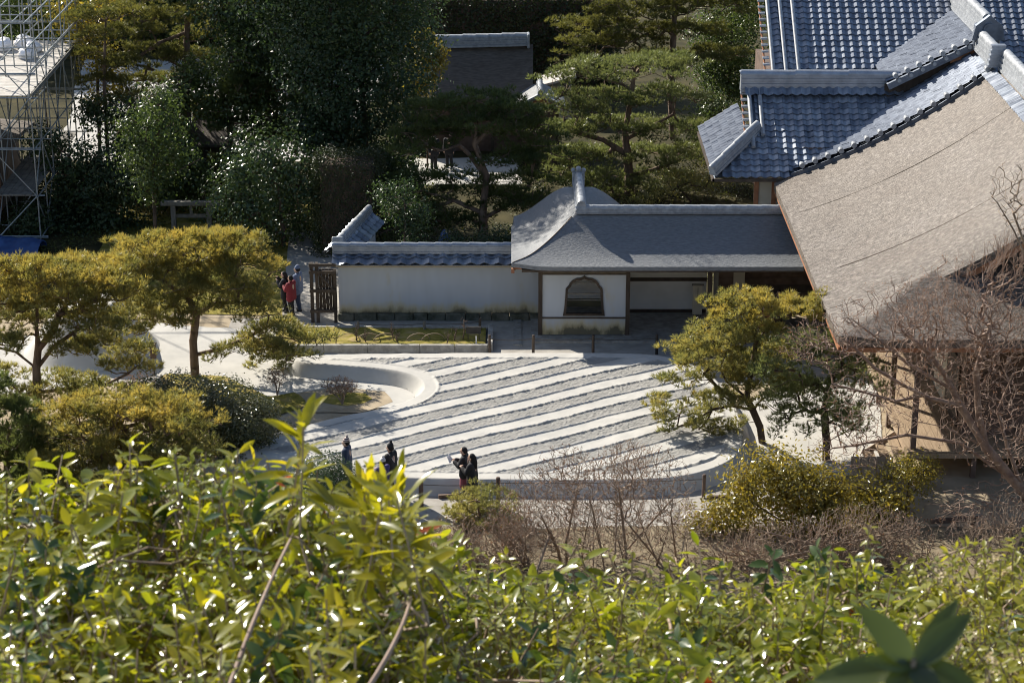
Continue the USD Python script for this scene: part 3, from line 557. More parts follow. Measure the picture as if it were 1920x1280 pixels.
# round tile ends along the two lit verges
for j in range(15):
    x = 10.75 + j * .47; z = float(llz(x)); 
    obj('tile_end', MB().tube([(x, 76.22, z + .14), (x, 76.5, z + .14)], .1, 10), 'ridge_tile', kt, smooth=50)
for j in range(8):
    x = 14.55 + j * .43; z = float(ulz(x))
    obj('tile_end', MB().tube([(x, 79.22, z + .2), (x, 79.5, z + .2)], .1, 10), 'ridge_tile', kt, smooth=50)
    obj('tile_end', MB().tube([(x + .14, 79.18, z + .02), (x + .14, 79.42, z + .02)], .075, 8), 'ridge_tile', kt, smooth=50)
obj('gable_verge', MB().bar((14.3, 79.42, float(ulz(14.3)) - .12), (17.85, 79.42, 9.63), .22, .24), 'roof_tile_c', kt)
obj('gable_wall', MB().add([(14.2, 79.6, 7.0), (17.85, 79.6, 9.1), (17.85, 79.6, 9.7), (14.2, 79.6, 7.9)], [[0, 1, 2, 3]]), 'dark_wood', kt)
obj('gable_board', MB().add([(16.6, 79.4, 8.75), (17.85, 79.4, 9.25), (17.85, 79.4, 9.62), (16.6, 79.4, 9.0)], [[0, 1, 2, 3]]), 'red_wood', kt)
obj('wall', MB().box((10.9, 77.4, 0), (24, 94, 6.0)).box((10.6, 81.4, 0), (10.9, 90, 6.9)), 'brown_wall', kt)
for x in (9.1, 9.75, 10.4): obj('wall_post', box((x, 77.0, 0), (x + .16, 77.16, 5.1)), 'red_wood', kt)
obj('wall_panel', box((9.26, 77.05, 3.4), (10.4, 77.1, 5.0)), 'cream_plaster', kt)
obj('eave_edge', MB().box((7.45, 76.2, 5.02), (10.6, 76.28, 5.13)).box((7.42, 76.2, 5.02), (7.5, 83, 5.13)), 'dark_wood', kt)

pv = thing('wooden_pavilion', 'dark timber pavilion hidden inside the scaffold at the left edge', 'pavilion', (-26, 89.5, 0))
obj('lower_wall', box((-31, 86.2, 0), (-22.2, 93, 2.6)), 'brown_wall', pv)
obj('lower_roof', slab(*np.meshgrid(np.linspace(-32, -21.6, 5), np.linspace(85.3, 93.9, 5), indexing='ij'), np.array([[2.7, 2.9, 3.0, 2.9, 2.7], [2.95, 3.3, 3.6, 3.3, 2.95], [3.0, 3.6, 4., 3.6, 3.], [2.95, 3.3, 3.6, 3.3, 2.95], [2.7, 2.9, 3.0, 2.9, 2.7]]), .18), 'old_roof', pv)
obj('upper_wall', box((-29.5, 87.5, 3.3), (-23.2, 91.8, 5.9)), 'dark_wood', pv)
for i in range(5): obj('wall_plank', box((-22.19, 86.3 + i * 1.3, .1), (-22.12, 86.3 + i * 1.3 + 1.25, 2.5)), 'red_wood' if i == 1 else 'brown_wall', pv)
# ------------------------------------------------------------------ small buildings beyond the wall
b = thing('bark_roof_house', 'dark bark roofed house with pale tiled ridge in front of the tall hedge', 'house', (-1.8, 100.5, 0))
xs_ = np.linspace(-5.6, 1.0, 24); t_ = np.linspace(0, 1, 9)
ysl = np.concatenate([98.1 + 2.5 * t_, 100.6 + 2.5 * t_[1:]]); zz = np.concatenate([2.75 + 1.85 * (t_ - .25 * t_ * (1 - t_)), (2.75 + 1.85 * (t_ - .25 * t_ * (1 - t_)))[::-1][1:]])
X, Y = np.meshgrid(xs_, ysl, indexing='ij'); Z = np.broadcast_to(zz, X.shape) + .16 * np.clip((X + 1) / 2, 0, 1) ** 2
obj('shingle_roof', slab(X, Y, Z, .14), 'old_roof', b, smooth=30)
br = ridge(b, (-5.5, 100.6, 4.55), (.75, 100.6, 4.72), .5, .42, seg=.6)
obj('ridge_end_tile', rbox((.72, 100.3, 4.6), (.84, 100.9, 5.3), .05), 'ridge_tile', br)
obj('wall', box((-5.2, 98.7, 0), (.6, 102.4, 2.9)), 'brown_wall', b)
for x in (-5, -3, -1, .5): obj('post', box((x, 98.6, 0), (x + .14, 98.697, 2.8)), 'dark_wood', b)
obj('eave_board', box((-5.55, 98.12, 2.54), (.95, 98.18, 2.64)), 'dark_wood', b)
pg = thing('porch_gate', 'small gabled gate roof with pale verges beside the dark bark roofed house', 'gate', (1.3, 97, 0))
for sg in (-1, 1):
    X, Y = np.meshgrid(np.linspace(0, 1.15, 6), np.linspace(95.9, 98.6, 6), indexing='ij')
    obj('roof_slope', slab(1.3 + sg * X, Y, 3.42 - .52 * X - .0 * Y, .12) , 'grey_roof', pg)
    obj('verge_tile', MB().bar((1.3 + sg * .05, 95.88, 3.46), (1.3 + sg * 1.17, 95.88, 2.88), .22, .09), 'ridge_tile', pg)
    obj('post', box((1.3 + sg * .8 - .07, 96.2, 0), (1.3 + sg * .8 + .07, 96.34, 2.9)), 'dark_wood', pg)
ridge(pg, (1.3, 95.75, 3.4), (1.3, 98.6, 3.4), .3, .22, seg=.6)
obj('gable_board', MB().add([(.45, 96.1, 2.95), (2.15, 96.1, 2.95), (1.3, 96.1, 3.36)], [[0, 1, 2]]), 'red_wood', pg)
obj('wall', box((.5, 96.5, 0), (2.1, 96.6, 2.9)), 'brown_wall', pg)
sh = thing('pale_shed', 'small pale metal roofed shed half hidden behind the bright layered pine', 'shed', (3, 106, 0))
obj('roof', MB().bar((1.3, 105.4, 1.75), (3.2, 105.4, 2.25), 2.0, .1, up=(0, 0, 1)), 'deck_board', sh)
obj('wall', box((1.5, 104.7, 0), (3.0, 106.2, 1.7)), 'cream_plaster', sh)
hu = thing('garden_hut', 'small dark wooden hut with plank roof between two trunks in the shade', 'hut', (-13.5, 93.5, 0))
obj('roof', slab(*np.meshgrid([-14.5, -12.5], [92.6, 94.4, 96.2], indexing='ij'), np.array([[1.95, 2.95, 1.95]] * 2), .1), 'old_roof', hu)
obj('wall', box((-14.2, 93, 0), (-12.8, 95.8, 2.0)), 'dark_wood', hu)
for x in (-14.25, -12.85): obj('post', box((x, 92.88, 0), (x + .1, 92.97, 2.05)), 'grey_wood', hu)
obj('roof_batten', box((-14.5, 94.34, 2.96), (-12.5, 94.46, 3.03)), 'grey_wood', hu)
tf = thing('grey_timber_frame', 'weathered grey timber gate frame standing in deep shade under the trees', 'frame', (-13.5, 86, 0))
for x in (-14.25, -12.75): obj('post', box((x - .1, 85.9, 0), (x + .1, 86.1, 1.15)), 'grey_wood', tf)
obj('top_beam', rbox((-14.75, 85.86, 1.15), (-12.1, 86.14, 1.34), .03), 'grey_wood', tf)
obj('middle_rail', box((-14.15, 85.95, .62), (-12.85, 86.05, .76)), 'grey_wood', tf)
obj('centre_strut', box((-13.56, 85.96, .76), (-13.44, 86.04, 1.15)), 'grey_wood', tf)

# ------------------------------------------------------------------ scaffold on the left
sc = thing('scaffold', 'tall steel tube scaffold with pale plank decks at the left edge', 'scaffold', (-21.5, 89, 0))
SXR, SD0 = -19.5, 84.2
Ds = SD0 + np.arange(7) * 1.7; Xs = [SXR, -21.2, -22.9, -24.6]; Ls = [.35, 2.1, 4.1, 6.2, 7.2, 8.25, 9.3]
r = np.random.default_rng(12)
up = set()
for D in Ds:
    for x in Xs[:2]: up.add((x, round(D, 2)))
for x in Xs: up.add((x, SD0)); up.add((x, round(Ds[-1], 2)))
for x, D in sorted(up): obj('upright', MB().tube([(x, D, 0), (x + r.normal(0, .02), D, 11.2)], .03, 6), 'steel', sc)
for z in Ls:
    obj('ledger', MB().tube([(SXR + .05, Ds[0] - .3, z), (SXR + .05, Ds[-1] + .3, z)], .03, 6), 'steel', sc)
    obj('ledger', MB().tube([(-21.15, Ds[0] - .3, z), (-21.15, Ds[-1] + .3, z)], .026, 6), 'steel', sc)
    obj('ledger', MB().tube([(-26.5, SD0 + .05, z), (SXR + .3, SD0 + .05, z)], .03, 6), 'steel', sc)
    obj('ledger', MB().tube([(-26.5, Ds[-1] + .05, z), (SXR + .3, Ds[-1] + .05, z)], .03, 6), 'steel', sc)
for D in Ds:
    for z in Ls[::2]: obj('transom', MB().tube([(SXR + .3, D + .06, z - .06), (-21.5, D + .06, z - .06)], .026, 6), 'steel', sc)
for i in range(len(Ds) - 1):
    for j, (za, zb) in enumerate(((.35, 2.1), (2.1, 4.1), (4.1, 6.2), (6.2, 8.25))):
        p, q_ = (Ds[i], Ds[i + 1]) if (i + j) % 2 else (Ds[i + 1], Ds[i])
        obj('brace', MB().tube([(SXR - .06, p, za), (SXR - .06, q_, zb)], .024, 5), 'steel', sc)
        if j < 3: obj('brace', MB().tube([(-21.26, q_, za), (-21.26, p, zb)], .024, 5), 'steel', sc)
for i in range(3):
    for j, (za, zb) in enumerate(((.35, 2.1), (2.1, 4.1), (4.1, 6.2), (6.2, 8.25))):
        p, q_ = (Xs[i], Xs[i + 1]) if (i + j) % 2 else (Xs[i + 1], Xs[i])
        obj('brace', MB().tube([(p, SD0 - .06, za), (q_, SD0 - .06, zb)], .024, 5), 'steel', sc)
for i in range(38):
    D = SD0 + .1 + i * .27; obj('deck_board', rbox((-26.5 + r.uniform(-.1, .1), D, 6.25), (SXR - .1 + r.uniform(-.06, .06), D + .255, 6.29), .012), 'deck_board', sc)
for i in range(6):
    x = SXR - .22 - i * .25; obj('deck_board', box((x - .235, SD0 - .1, 2.14), (x, SD0 + 10 + r.uniform(-.3, .3), 2.18)), 'grey_wood', sc)
for i in range(2): obj('toe_board', MB().bar((SXR + .1, SD0, 6.32 + i * 1.0), (SXR + .1, Ds[-1], 6.32 + i * 1.0), .04, .16 if i == 0 else .05), 'grey_wood' if i == 0 else 'steel', sc)
for n, (x, D, s) in enumerate(((-22.4, 92.6, .42), (-21.5, 92.9, .46), (-21.0, 92.2, .36), (-21.0, 91.0, .40), (-22.6, 91.2, .34))):
    m = trimesh.creation.icosphere(3, 1.0); v = m.vertices.copy(); nz = meshkit.fbm(v * 2.2 + n * 7, 4)
    v *= (.72 + .55 * nz)[:, None]; v[:, 2] = np.maximum(v[:, 2] * .8, -.5); v *= s; v[:, 2] += .5 * s + 6.292
    o = obj('plastic_bag', (v + [x, D, 0], m.faces), 'white_plastic', smooth=True)
    tag(o.prim, ['white plastic sack leftmost at the back of the scaffold deck', 'largest white plastic sack in the row at the back of the deck', 'small white sack at the right end of the scaffold deck row', 'white plastic sack in front of the others on the deck', 'small white sack in front at the left on the scaffold deck'][n], 'sack', 'sacks on the scaffold deck')
tpn = MB(); X, Y = np.meshgrid(np.linspace(-23.5, -19.2, 30), np.linspace(82.0, 83.9, 16), indexing='ij')
Z = .1 + .75 * meshkit.fbm(np.stack([X * .9, Y * .9, 0 * X], -1), 4, 2) * np.sin(np.clip((Y - 82) / 1.9, 0, 1) * np.pi) ** .5
o = obj('blue_tarpaulin', slab(X, Y, Z, .05), 'blue_sheet', smooth=40); tag(o.prim, 'blue sheet heaped over material at the foot of the scaffold', 'tarpaulin')
o = obj('blue_banner', slab(*np.meshgrid(np.linspace(-2.95, -2.45, 8), np.linspace(80.2, 80.9, 8), indexing='ij'), 1.2 + .5 * np.sin(np.linspace(0, 3, 8))[:, None] * np.ones(8)[None] - np.linspace(.7, 0, 8)[None] * np.ones(8)[:, None], .02), 'blue_sheet', smooth=40)
tag(o.prim, 'small bright blue cloth hanging behind the dark umbrella pine', 'cloth')

# ------------------------------------------------------------------ planting bed, posts and ropes
bd = thing('planting_bed', 'low stone edged bed of moss and young plants in front of the white wall', 'planter', (-4, 72.5, 0))
BX0, BX1, B0, B1 = -8.6, -.86, 71.6, 73.6
X, Y = np.meshgrid(np.linspace(BX0, BX1 - .1, 80), np.linspace(B0 + .1, B1 - .05, 24), indexing='ij')
obj('moss', slab(X, Y, .17 + .14 * meshkit.fbm(np.stack([X * 2, Y * 2, 0 * X], -1), 4, 5), .2), 'moss', bd, smooth=True)
x = BX0; r = np.random.default_rng(4)
while x < BX1 - .2:
    d = min(r.uniform(1.2, 1.9), BX1 - x); obj('kerb_stone', rbox((x, B0 - .06, -.03), (x + d - .012, B0 + .12, .30), .02), 'stone', bd); x += d
x = BX0
while x < BX1 - .2:
    d = min(r.uniform(1.2, 1.9), BX1 - x); obj('kerb_stone', rbox((x, B1 - .06, -.03), (x + d - .012, B1 + .1, .28), .02), 'stone', bd); x += d
obj('kerb_stone', rbox((BX1 - .02, B0 + .13, -.03), (BX1 + .17, B1 + .1, .30), .02), 'stone', bd)
def bamboo_arch(px, py):
    p = G(px, py, .25); a = np.linspace(0, np.pi, 9)
    o = obj('bamboo_hoop', MB().tube(np.stack([p[0] + .42 * np.cos(a), p[1] + .1 * np.cos(a), .2 + .28 * np.sin(a)], 1), .016, 5), 'tan_wood'); return o
for n, px in enumerate((652, 690, 722, 784, 812)):
    tag(bamboo_arch(px, 636).prim, ['leftmost bent bamboo hoop edging the moss bed', 'second bent bamboo hoop from the left edging the moss bed', 'middle one of the five bamboo hoops edging the moss bed', 'tall pale bamboo hoop beside the middle rope post of the moss bed', 'bamboo hoop nearest the dark notice in the moss bed'][n], 'hoop', 'bamboo hoops edging the moss bed')
def post(px, py, hgt, label, mat='dark_wood', rad=.055, group='rope posts around the sand'):
    p = G(px, py); t = thing('rope_post', label, 'post', p, group)
    obj('shaft', MB().tube([p - [0, 0, .1], p + [0, 0, hgt - .03]], [rad, rad * .92], 9), mat, t, smooth=50)
    obj('post_top', MB().tube([p + [0, 0, hgt - .03], p + [0, 0, hgt]], [rad * 1.02, rad * .7], 9), mat, t, smooth=50)
    return p + [0, 0, hgt * .8]
Rb = [post(918, 664, .74, 'dark rope post at the front right corner of the moss bed'), post(1000, 664, .74, 'dark rope post in front of the left edge of the bell window wall'),
      post(1112, 664, .74, 'dark rope post standing below the bell shaped window'), post(1231, 664, .76, 'dark rope post in front of the open bay, nearest the right pine')]
Rc = [post(672, 628, .55, 'short dark rope post behind the left part of the moss bed', 'grey_wood'), post(796, 628, .55, 'grey rope post behind the middle of the moss bed', 'grey_wood'), post(900, 628, .66, 'dark rope post behind the notice in the moss bed')]
Rf = [post(790, 951, .95, 'brown rope post on the front path between the two groups of people', 'brown_wall', .075), post(1319, 934, .8, 'brown rope post at the front right of the sand terrace', 'brown_wall', .06), post(934, 948, .95, 'brown rope post behind the golden pine bush on the front path', 'brown_wall', .07)]
post(1822, 1003, .62, 'short dark post on the pale ground at the lower right', 'dark_wood', .08)
def rope(a, b, label, sag=.06):
    t = np.linspace(0, 1, 12)[:, None]; p = a * (1 - t) + b * t - np.array([0, 0, 1.]) * (4 * sag * t * (1 - t))
    o = obj('rope', MB().tube(p, .012, 5), 'rope'); tag(o.prim, label, 'rope', 'ropes strung between the posts')
rope(Rb[0], Rb[1], 'rope between the moss bed corner post and the next post'); rope(Rb[1], Rb[2], 'rope strung in front of the bell window wall'); rope(Rb[2], Rb[3], 'rope strung in front of the open gatehouse bay')
rope(Rc[0], Rc[1], 'rope behind the left half of the moss bed'); rope(Rc[1], Rc[2], 'rope behind the right half of the moss bed'); rope(Rf[0], Rf[2], 'rope along the front path behind the golden pine bush'); rope(Rf[2], Rf[1], 'long rope along the front edge of the sand terrace')
nb = thing('bed_notice', 'dark slanted notice on two legs in the corner of the moss bed', 'sign', G(888, 636, .25))
c_ = G(888, 636, .25)
obj('board', MB().bar(c_ + [-.27, 0, .36], c_ + [.27, 0, .36], .06, .26), 'iron', nb)
for s_ in (-.2, .2): obj('leg', MB().bar(c_ + [s_, .02, -.1], c_ + [s_, .02, .3], .03), 'iron', nb)
c_ = G(893, 645, .2); o = obj('plant_label', rbox(c_ + [-.025, -.01, -.05], c_ + [.025, .01, .30], .005), 'white_plastic'); tag(o.prim, 'thin white plant label stuck in the moss bed corner', 'label')
c_ = G(290, 703); sp = thing('plaque_post', 'brown wooden plaque on a thin pole beside the sand cone', 'sign', c_)
obj('pole', MB().bar(c_ - [0, 0, .1], c_ + [0, 0, .9], .05), 'dark_wood', sp)
obj('plaque', rbox(c_ + [-.11, -.05, .62], c_ + [.11, -.02, 1.18], .01), 'brown_wall', sp)
obj('plaque_cap', rbox(c_ + [-.14, -.07, 1.18], c_ + [.14, .02, 1.23], .01), 'dark_wood', sp)
for n, (a, b) in enumerate((((1325, 936), (1412, 934)), ((822, 934), (866, 931)), ((1745, 980), (1840, 974)))):
    p, q_ = G(*a), G(*b); p[2] += .06; q_[2] += .06
    o = obj('ground_rail', MB().bar(p, q_, .1, .12), 'brown_wall'); tag(o.prim, ['low timber edge on the path right of the bare shrubs', 'low timber edge beside the golden pine bush', 'low timber edge on the pale ground at the lower right'][n], 'timber edge', 'low timber path edges')

# ------------------------------------------------------------------ people
for nm, a in (('skin', (.50, .32, .23)), ('hair', (.012, .010, .009)), ('black_cloth', (.016, .016, .018)), ('navy_cloth', (.03, .045, .085)), ('purple_cloth', (.06, .05, .16)), ('grey_cloth', (.20, .22, .26)),
              ('red_cloth', (.20, .02, .028)), ('wool_white', (.62, .60, .60)), ('blue_cloth', (.12, .16, .25)), ('plaid_cloth', (.25, .07, .085)), ('beige_cloth', (.45, .38, .29)), ('shoe', (.03, .025, .02)), ('paper', (.75, .75, .74))):
    noisy(nm, tuple(.8 * x for x in a), tuple(1.15 * x for x in a), 14., .8 if nm != 'skin' else .5, .2, 60)
M['striped_knit'] = usdkit.material(stage, '/World/Looks/striped_knit', {'g': ('geometry', {}), 'w': ('wave_texture', {'bands_direction': 'z', 'scale': 5.2, 'distortion': .3}),
    'r': ('rgb_ramp', {'ramp': [(.0, (.62, .55, .5)), (.48, (.55, .45, .4)), (.55, (.10, .06, .07)), (1, (.08, .05, .06))]}), 'p': ('principled_bsdf', {'roughness': .9})},
    [('g.position', 'w.vector'), ('w.fac', 'r.fac'), ('r.color', 'p.base_color')], surface='p.BSDF')
def sph(p, r, n=14): return m3.Manifold.sphere(float(r), n).translate([float(x) for x in p])
def chain(pts, n=14):
    """hulls of consecutive (point, radius) pairs"""
    out = m3.Manifold()
    for (a, ra), (b_, rb) in zip(pts[:-1], pts[1:]): out += m3.Manifold.batch_hull([sph(a, ra, n), sph(b_, rb, n)])
    return out
def smooth_man(m, ln=.035, it=6):
    if ln: m = m.refine_to_length(ln)
    q = m.to_mesh(); t = trimesh.Trimesh(q.vert_properties[:, :3], q.tri_verts, process=True)
    trimesh.smoothing.filter_taubin(t, iterations=it); return t
def person(label, px, D, turn, H, coat, legs, arms='down', hat=None, hair='short', skirt=None, coat_len=.44, group=None, long_hair=False):
    """turn: heading in degrees, 0 = away from the camera, 90 = to the left; local frame x right, y ahead, z up"""
    base = P(px, 640, D); base[2] = 0 if D < 76.9 and D > 50 else 0
    a = math.radians(turn); Rm = np.array([[math.cos(a), -math.sin(a), 0], [math.sin(a), math.cos(a), 0], [0, 0, 1.]])
    def place(m):
        v, f, _ = meshkit.arrays(m); return (v * H) @ Rm.T + base, f
    t = thing('person', label, 'person', base, group)
    sh, hip = [(.108, -.005, .80), (-.108, -.005, .80)], [(.05, 0, .50), (-.05, 0, .50)]
    kn, an = [(.055, .03, .28), (-.052, .0, .28)], [(.058, .0, .05), (-.055, -.06, .05)]
    if arms == 'hold': el, wr = [(.125, .06, .66), (-.125, .06, .66)], [(.05, .17, .72), (-.05, .17, .72)]
    elif arms == 'camera': el, wr = [(.135, .09, .70), (-.125, .07, .67)], [(.05, .16, .84), (-.04, .15, .78)]
    else: el, wr = [(.138, -.01, .645), (-.138, -.005, .645)], [(.132, .05, .51), (-.135, .03, .50)]
    body = chain([((0, -.01, .53), .075), ((0, -.01, .62), .07), ((0, -.005, .74), .078), ((0, 0, .80), .05), ((0, .005, .85), .032), ((0, .012, .905), .05)])
    body += m3.Manifold.batch_hull([sph((0, .008, .945), .053), sph((0, .03, .90), .036), sph((0, -.012, .93), .05)])
    body += sph((0, .072, .918), .010) + sph((.054, .005, .915), .013) + sph((-.054, .005, .915), .013) + sph((0, .055, .888), .014)
    for i in (0, 1):
        body += chain([(sh[i], .034), (el[i], .025), (wr[i], .017)]) + chain([(hip[i], .06), (kn[i], .038), (an[i], .024)])
        w_, e_ = np.array(wr[i]), np.array(el[i]); d = (w_ - e_) / np.linalg.norm(w_ - e_); sd_ = np.array([1., 0, 0]); up_ = np.cross(sd_, d); s_ = 1 if i == 0 else -1
        pl = w_ + d * .035; body += m3.Manifold.batch_hull([sph(w_ + d * .008, .015, 10), sph(pl + sd_ * .016, .011, 10), sph(pl - sd_ * .016, .011, 10)])
        for k in range(4):
            b0 = w_ + d * .04 + sd_ * (k - 1.5) * .0105; L_ = (.024, .03, .028, .022)[k]
            m1 = b0 + d * L_ * .6 - up_ * .004; body += chain([(b0, .0056), (m1, .0052), (m1 + d * L_ * .4 - up_ * .014, .0045)], 8)
        th_ = w_ + d * .016 - sd_ * s_ * .015; body += chain([(th_, .0065), (th_ + d * .018 - sd_ * s_ * .012, .006), (th_ + d * .03 - sd_ * s_ * .008, .005)], 8)
    obj('body', place(smooth_man(body, .03, 4)), 'skin', t, smooth=True)
    for s_ in (-1, 1): obj('eye', place(trimesh.creation.icosphere(1, .008).apply_translation((s_ * .021, .055, .93))), 'ink', t)
    c = m3.Manifold.batch_hull([sph((.08, -.005, .79), .058), sph((-.08, -.005, .79), .058), sph((.062, -.01, .6), .082), sph((-.062, -.01, .6), .082)])
    c += m3.Manifold.batch_hull([sph((.062, -.01, .6), .082), sph((-.062, -.01, .6), .082), sph((.07, -.005, coat_len), .085), sph((-.07, -.005, coat_len), .085)])
    c += chain([((0, -.005, .80), .06), ((0, 0, .845), .045)])
    for i in (0, 1): c += chain([(sh[i], .06), (el[i], .05), (np.array(wr[i]) * .92 + np.array(el[i]) * .08, .038)])
    obj('coat', place(smooth_man(c, .03, 5)), coat, t, smooth=True)
    if skirt: obj('skirt', place(smooth_man(m3.Manifold.batch_hull([sph((.04, 0, .52), .06), sph((-.04, 0, .52), .06), sph((.075, 0, .27), .07), sph((-.075, 0, .27), .07)]), .03, 3)), skirt, t, smooth=True)
    for i in (0, 1):
        obj('trouser_leg', place(smooth_man(chain([(hip[i], .068), (kn[i], .048), (an[i], .04)]), .04, 3)), legs, t, smooth=True)
        f_ = np.array(an[i]); obj('shoe', place(smooth_man(m3.Manifold.batch_hull([sph(f_ + [0, -.02, -.022], .03), sph(f_ + [0, .06, -.03], .024), sph(f_ + [0, .0, .0], .03)]).trim_by_plane([0, 0, 1], 0.0), .03, 1)), 'shoe', t, smooth=40)
    hm = m3.Manifold.batch_hull([sph((0, -.006, .952), .058), sph((0, -.02, .925), .055)])
    if long_hair: hm += chain([((0, -.025, .93), .058), ((0, -.05, .84), .055), ((0, -.06, .74), .042)])
    hm -= m3.Manifold.batch_hull([sph((0, .075, .91), .05), sph((0, .075, .86), .05)])
    obj('hair', place(smooth_man(hm, .025, 3)), 'hair', t, smooth=True)
    if hat:
        hh_ = m3.Manifold.batch_hull([sph((0, -.006, .965), .062), sph((0, -.012, .99), .05)]).trim_by_plane([0, .15, 1], .942)
        hb = obj('hat', place(smooth_man(hh_, .025, 2)), hat, t, smooth=True)
        if hat != 'blue_cloth': obj('pompom', place(trimesh.creation.icosphere(2, .024).apply_translation((0, -.02, 1.055))), hat, hb, smooth=True)
    return t, (lambda p: (np.array(p) * H) @ Rm.T + base), Rm, H
gq_ = 'visitors beside the sand'
person('person in striped bobble hat and navy hooded jacket walking left', 643, 59.75, 80, 1.70, 'navy_cloth', 'black_cloth', hat='striped_knit', coat_len=.40, group=gq_)
t, at_, Rm, H = person('person in black bobble hat and black coat with pale shoulder strap', 727, 59.3, 62, 1.72, 'black_cloth', 'black_cloth', hat='black_cloth', coat_len=.42, group=gq_)
obj('strap', MB().tube([at_(p) for p in ((-.06, .02, .85), (-.09, -.04, .835), (-.03, -.075, .72), (.06, -.075, .60), (.13, -.06, .5))], .014, 6), 'wool_white', t)
bg = thing('shoulder_bag', 'pale shoulder bag hanging at the side of the black hatted person', 'bag', at_((.16, -.08, .42)))
obj('pouch', (lambda m: (meshkit.arrays(m)[0] @ Rm.T + at_((.155, -.07, .40)), meshkit.arrays(m)[1]))(rbox((-.05, -.13, -.16), (.05, .13, .14), .045)), 'beige_cloth', bg, smooth=40)
obj('flap', (lambda m: (meshkit.arrays(m)[0] @ Rm.T + at_((.155, -.07, .40)), meshkit.arrays(m)[1]))(rbox((.035, -.12, -.02), (.062, .12, .145), .012)), 'beige_cloth', bg, smooth=40)
person('person in pale grey knit hat and purple jacket with back to viewer', 712, 58.65, 40, 1.52, 'purple_cloth', 'navy_cloth', arms='hold', hat='wool_white', coat_len=.42, group=gq_)
person('person with long dark hair in a long black coat on the front path', 883, 58.7, 72, 1.66, 'black_cloth', 'black_cloth', arms='hold', long_hair=True, coat_len=.34, group=gq_)
t, at_, Rm, H = person('person with short dark hair and plaid skirt reading a white leaflet', 868, 59.2, 78, 1.66, 'black_cloth', 'black_cloth', arms='hold', skirt='plaid_cloth', coat_len=.48, group=gq_)
lf = thing('leaflet', 'open white leaflet held by the person in the plaid skirt', 'leaflet', at_((0, .25, .74)))
for s_ in (-1, 1): obj('page', (lambda m: (meshkit.arrays(m)[0] @ Rm.T + at_((0, .26, .745)), meshkit.arrays(m)[1]))(MB().bar((0, 0, 0), (s_ * .15, .02, .03), .006, .21, up=(0, .5, 1)).get()), 'paper', lf)
gg = 'visitors by the wooden gate'
person('person in black coat with pale scarf by the wooden gate', 537, 75.9, 85, 1.62, 'black_cloth', 'black_cloth', arms='camera', long_hair=True, coat_len=.4, group=gg)
person('person in red jacket between two others by the wooden gate', 549, 75.5, 60, 1.6, 'red_cloth', 'black_cloth', arms='hold', coat_len=.45, group=gg)
person('tall person in grey blue jacket and cap by the wooden gate', 562, 76.1, 70, 1.76, 'blue_cloth', 'navy_cloth', hat='blue_cloth', coat_len=.45, group=gg)
person('person in dark clothes standing in the shaded right end of the gatehouse', 1457, 73.6, 150, 1.68, 'navy_cloth', 'black_cloth', arms='hold', coat_len=.44)
t, at_, Rm, H = person('person in red jacket half hidden behind the front right pine', 1432, 72.2, 140, 1.6, 'red_cloth', 'black_cloth', arms='hold', coat_len=.46)
lf = thing('white_leaflet', 'white sheet held by the red jacketed person behind the right pine', 'leaflet', at_((0, .24, .76)))
obj('page', (lambda m: (meshkit.arrays(m)[0] @ Rm.T + at_((0, .24, .76)), meshkit.arrays(m)[1]))(MB().bar((-.12, 0, 0), (.12, 0, .02), .006, .2, up=(0, .5, 1)).get()), 'paper', lf)
person('person in black silhouetted against bright gravel beyond the dark umbrella pine', 818, 95.5, 200, 1.7, 'black_cloth', 'black_cloth', coat_len=.44)
person('person in dark clothes seen beyond the dark umbrella pine, right of another', 846, 95.8, 160, 1.66, 'black_cloth', 'black_cloth', coat_len=.44)
# ------------------------------------------------------------------ vegetation
def unit(v): return v / (np.linalg.norm(v, axis=-1, keepdims=True) + 1e-12)
def needles(C, A, k, L, w, spread, rg):
    n = len(C); c = np.repeat(C, k, 0); a = np.repeat(A, k, 0)
    d = unit(a + spread * rg.normal(size=(n * k, 3))); s = unit(np.cross(d, rg.normal(size=(n * k, 3)))) * w
    l = L * rg.uniform(.7, 1.15, (n * k, 1)); v = np.stack([c - s, c + s, c + d * l], 1).reshape(-1, 3)
    return v, np.arange(n * k * 3).reshape(-1, 3)
def leaf_quads(C, N, L, w, rg, fold=.25, lvar=.3):
    n = len(C); d = unit(np.cross(N, rg.normal(size=(n, 3)))); s = np.cross(N, d)
    l = L * rg.uniform(1 - lvar, 1 + lvar, (n, 1)); ww = w * l / L * .5
    m = C + d * l * .45; v = np.stack([C, m + s * ww + N * fold * ww, C + d * l, m - s * ww + N * fold * ww], 1).reshape(-1, 3)
    i = np.arange(n)[:, None] * 4; return v, np.concatenate([i + [0, 1, 2], i + [0, 2, 3]], 0)
def leaf_strips(B, d, N, L, W, curl, fold):
    """lance leaves of 12 triangles: B base, d direction, N face normal (per leaf arrays)"""
    s = np.cross(N, d); n = len(B); t = np.array([.0, .22, .5, .78, 1.]); pw = np.array([0, .72, 1., .66, 0])
    ctr = [B + d * (L * x)[:, None] - N * (curl * L * x * x)[:, None] for x in t]; V = [ctr[0]]
    for j in (1, 2, 3):
        h = (W * pw[j] / 2)[:, None]; V += [ctr[j] + s * h + N * h * fold, ctr[j], ctr[j] - s * h + N * h * fold]
    V.append(ctr[4]); V = np.stack(V, 1)
    f = [[0, 1, 2], [0, 2, 3], [10, 8, 7], [10, 9, 8]]
    for a in (1, 4): f += [[a, a + 3, a + 4], [a, a + 4, a + 1], [a + 1, a + 4, a + 5], [a + 1, a + 5, a + 2]]
    return V, np.array(f)
def flat(V, f): n, k, _ = V.shape; return V.reshape(-1, 3), (np.arange(n)[:, None, None] * k + f[None]).reshape(-1, 3)
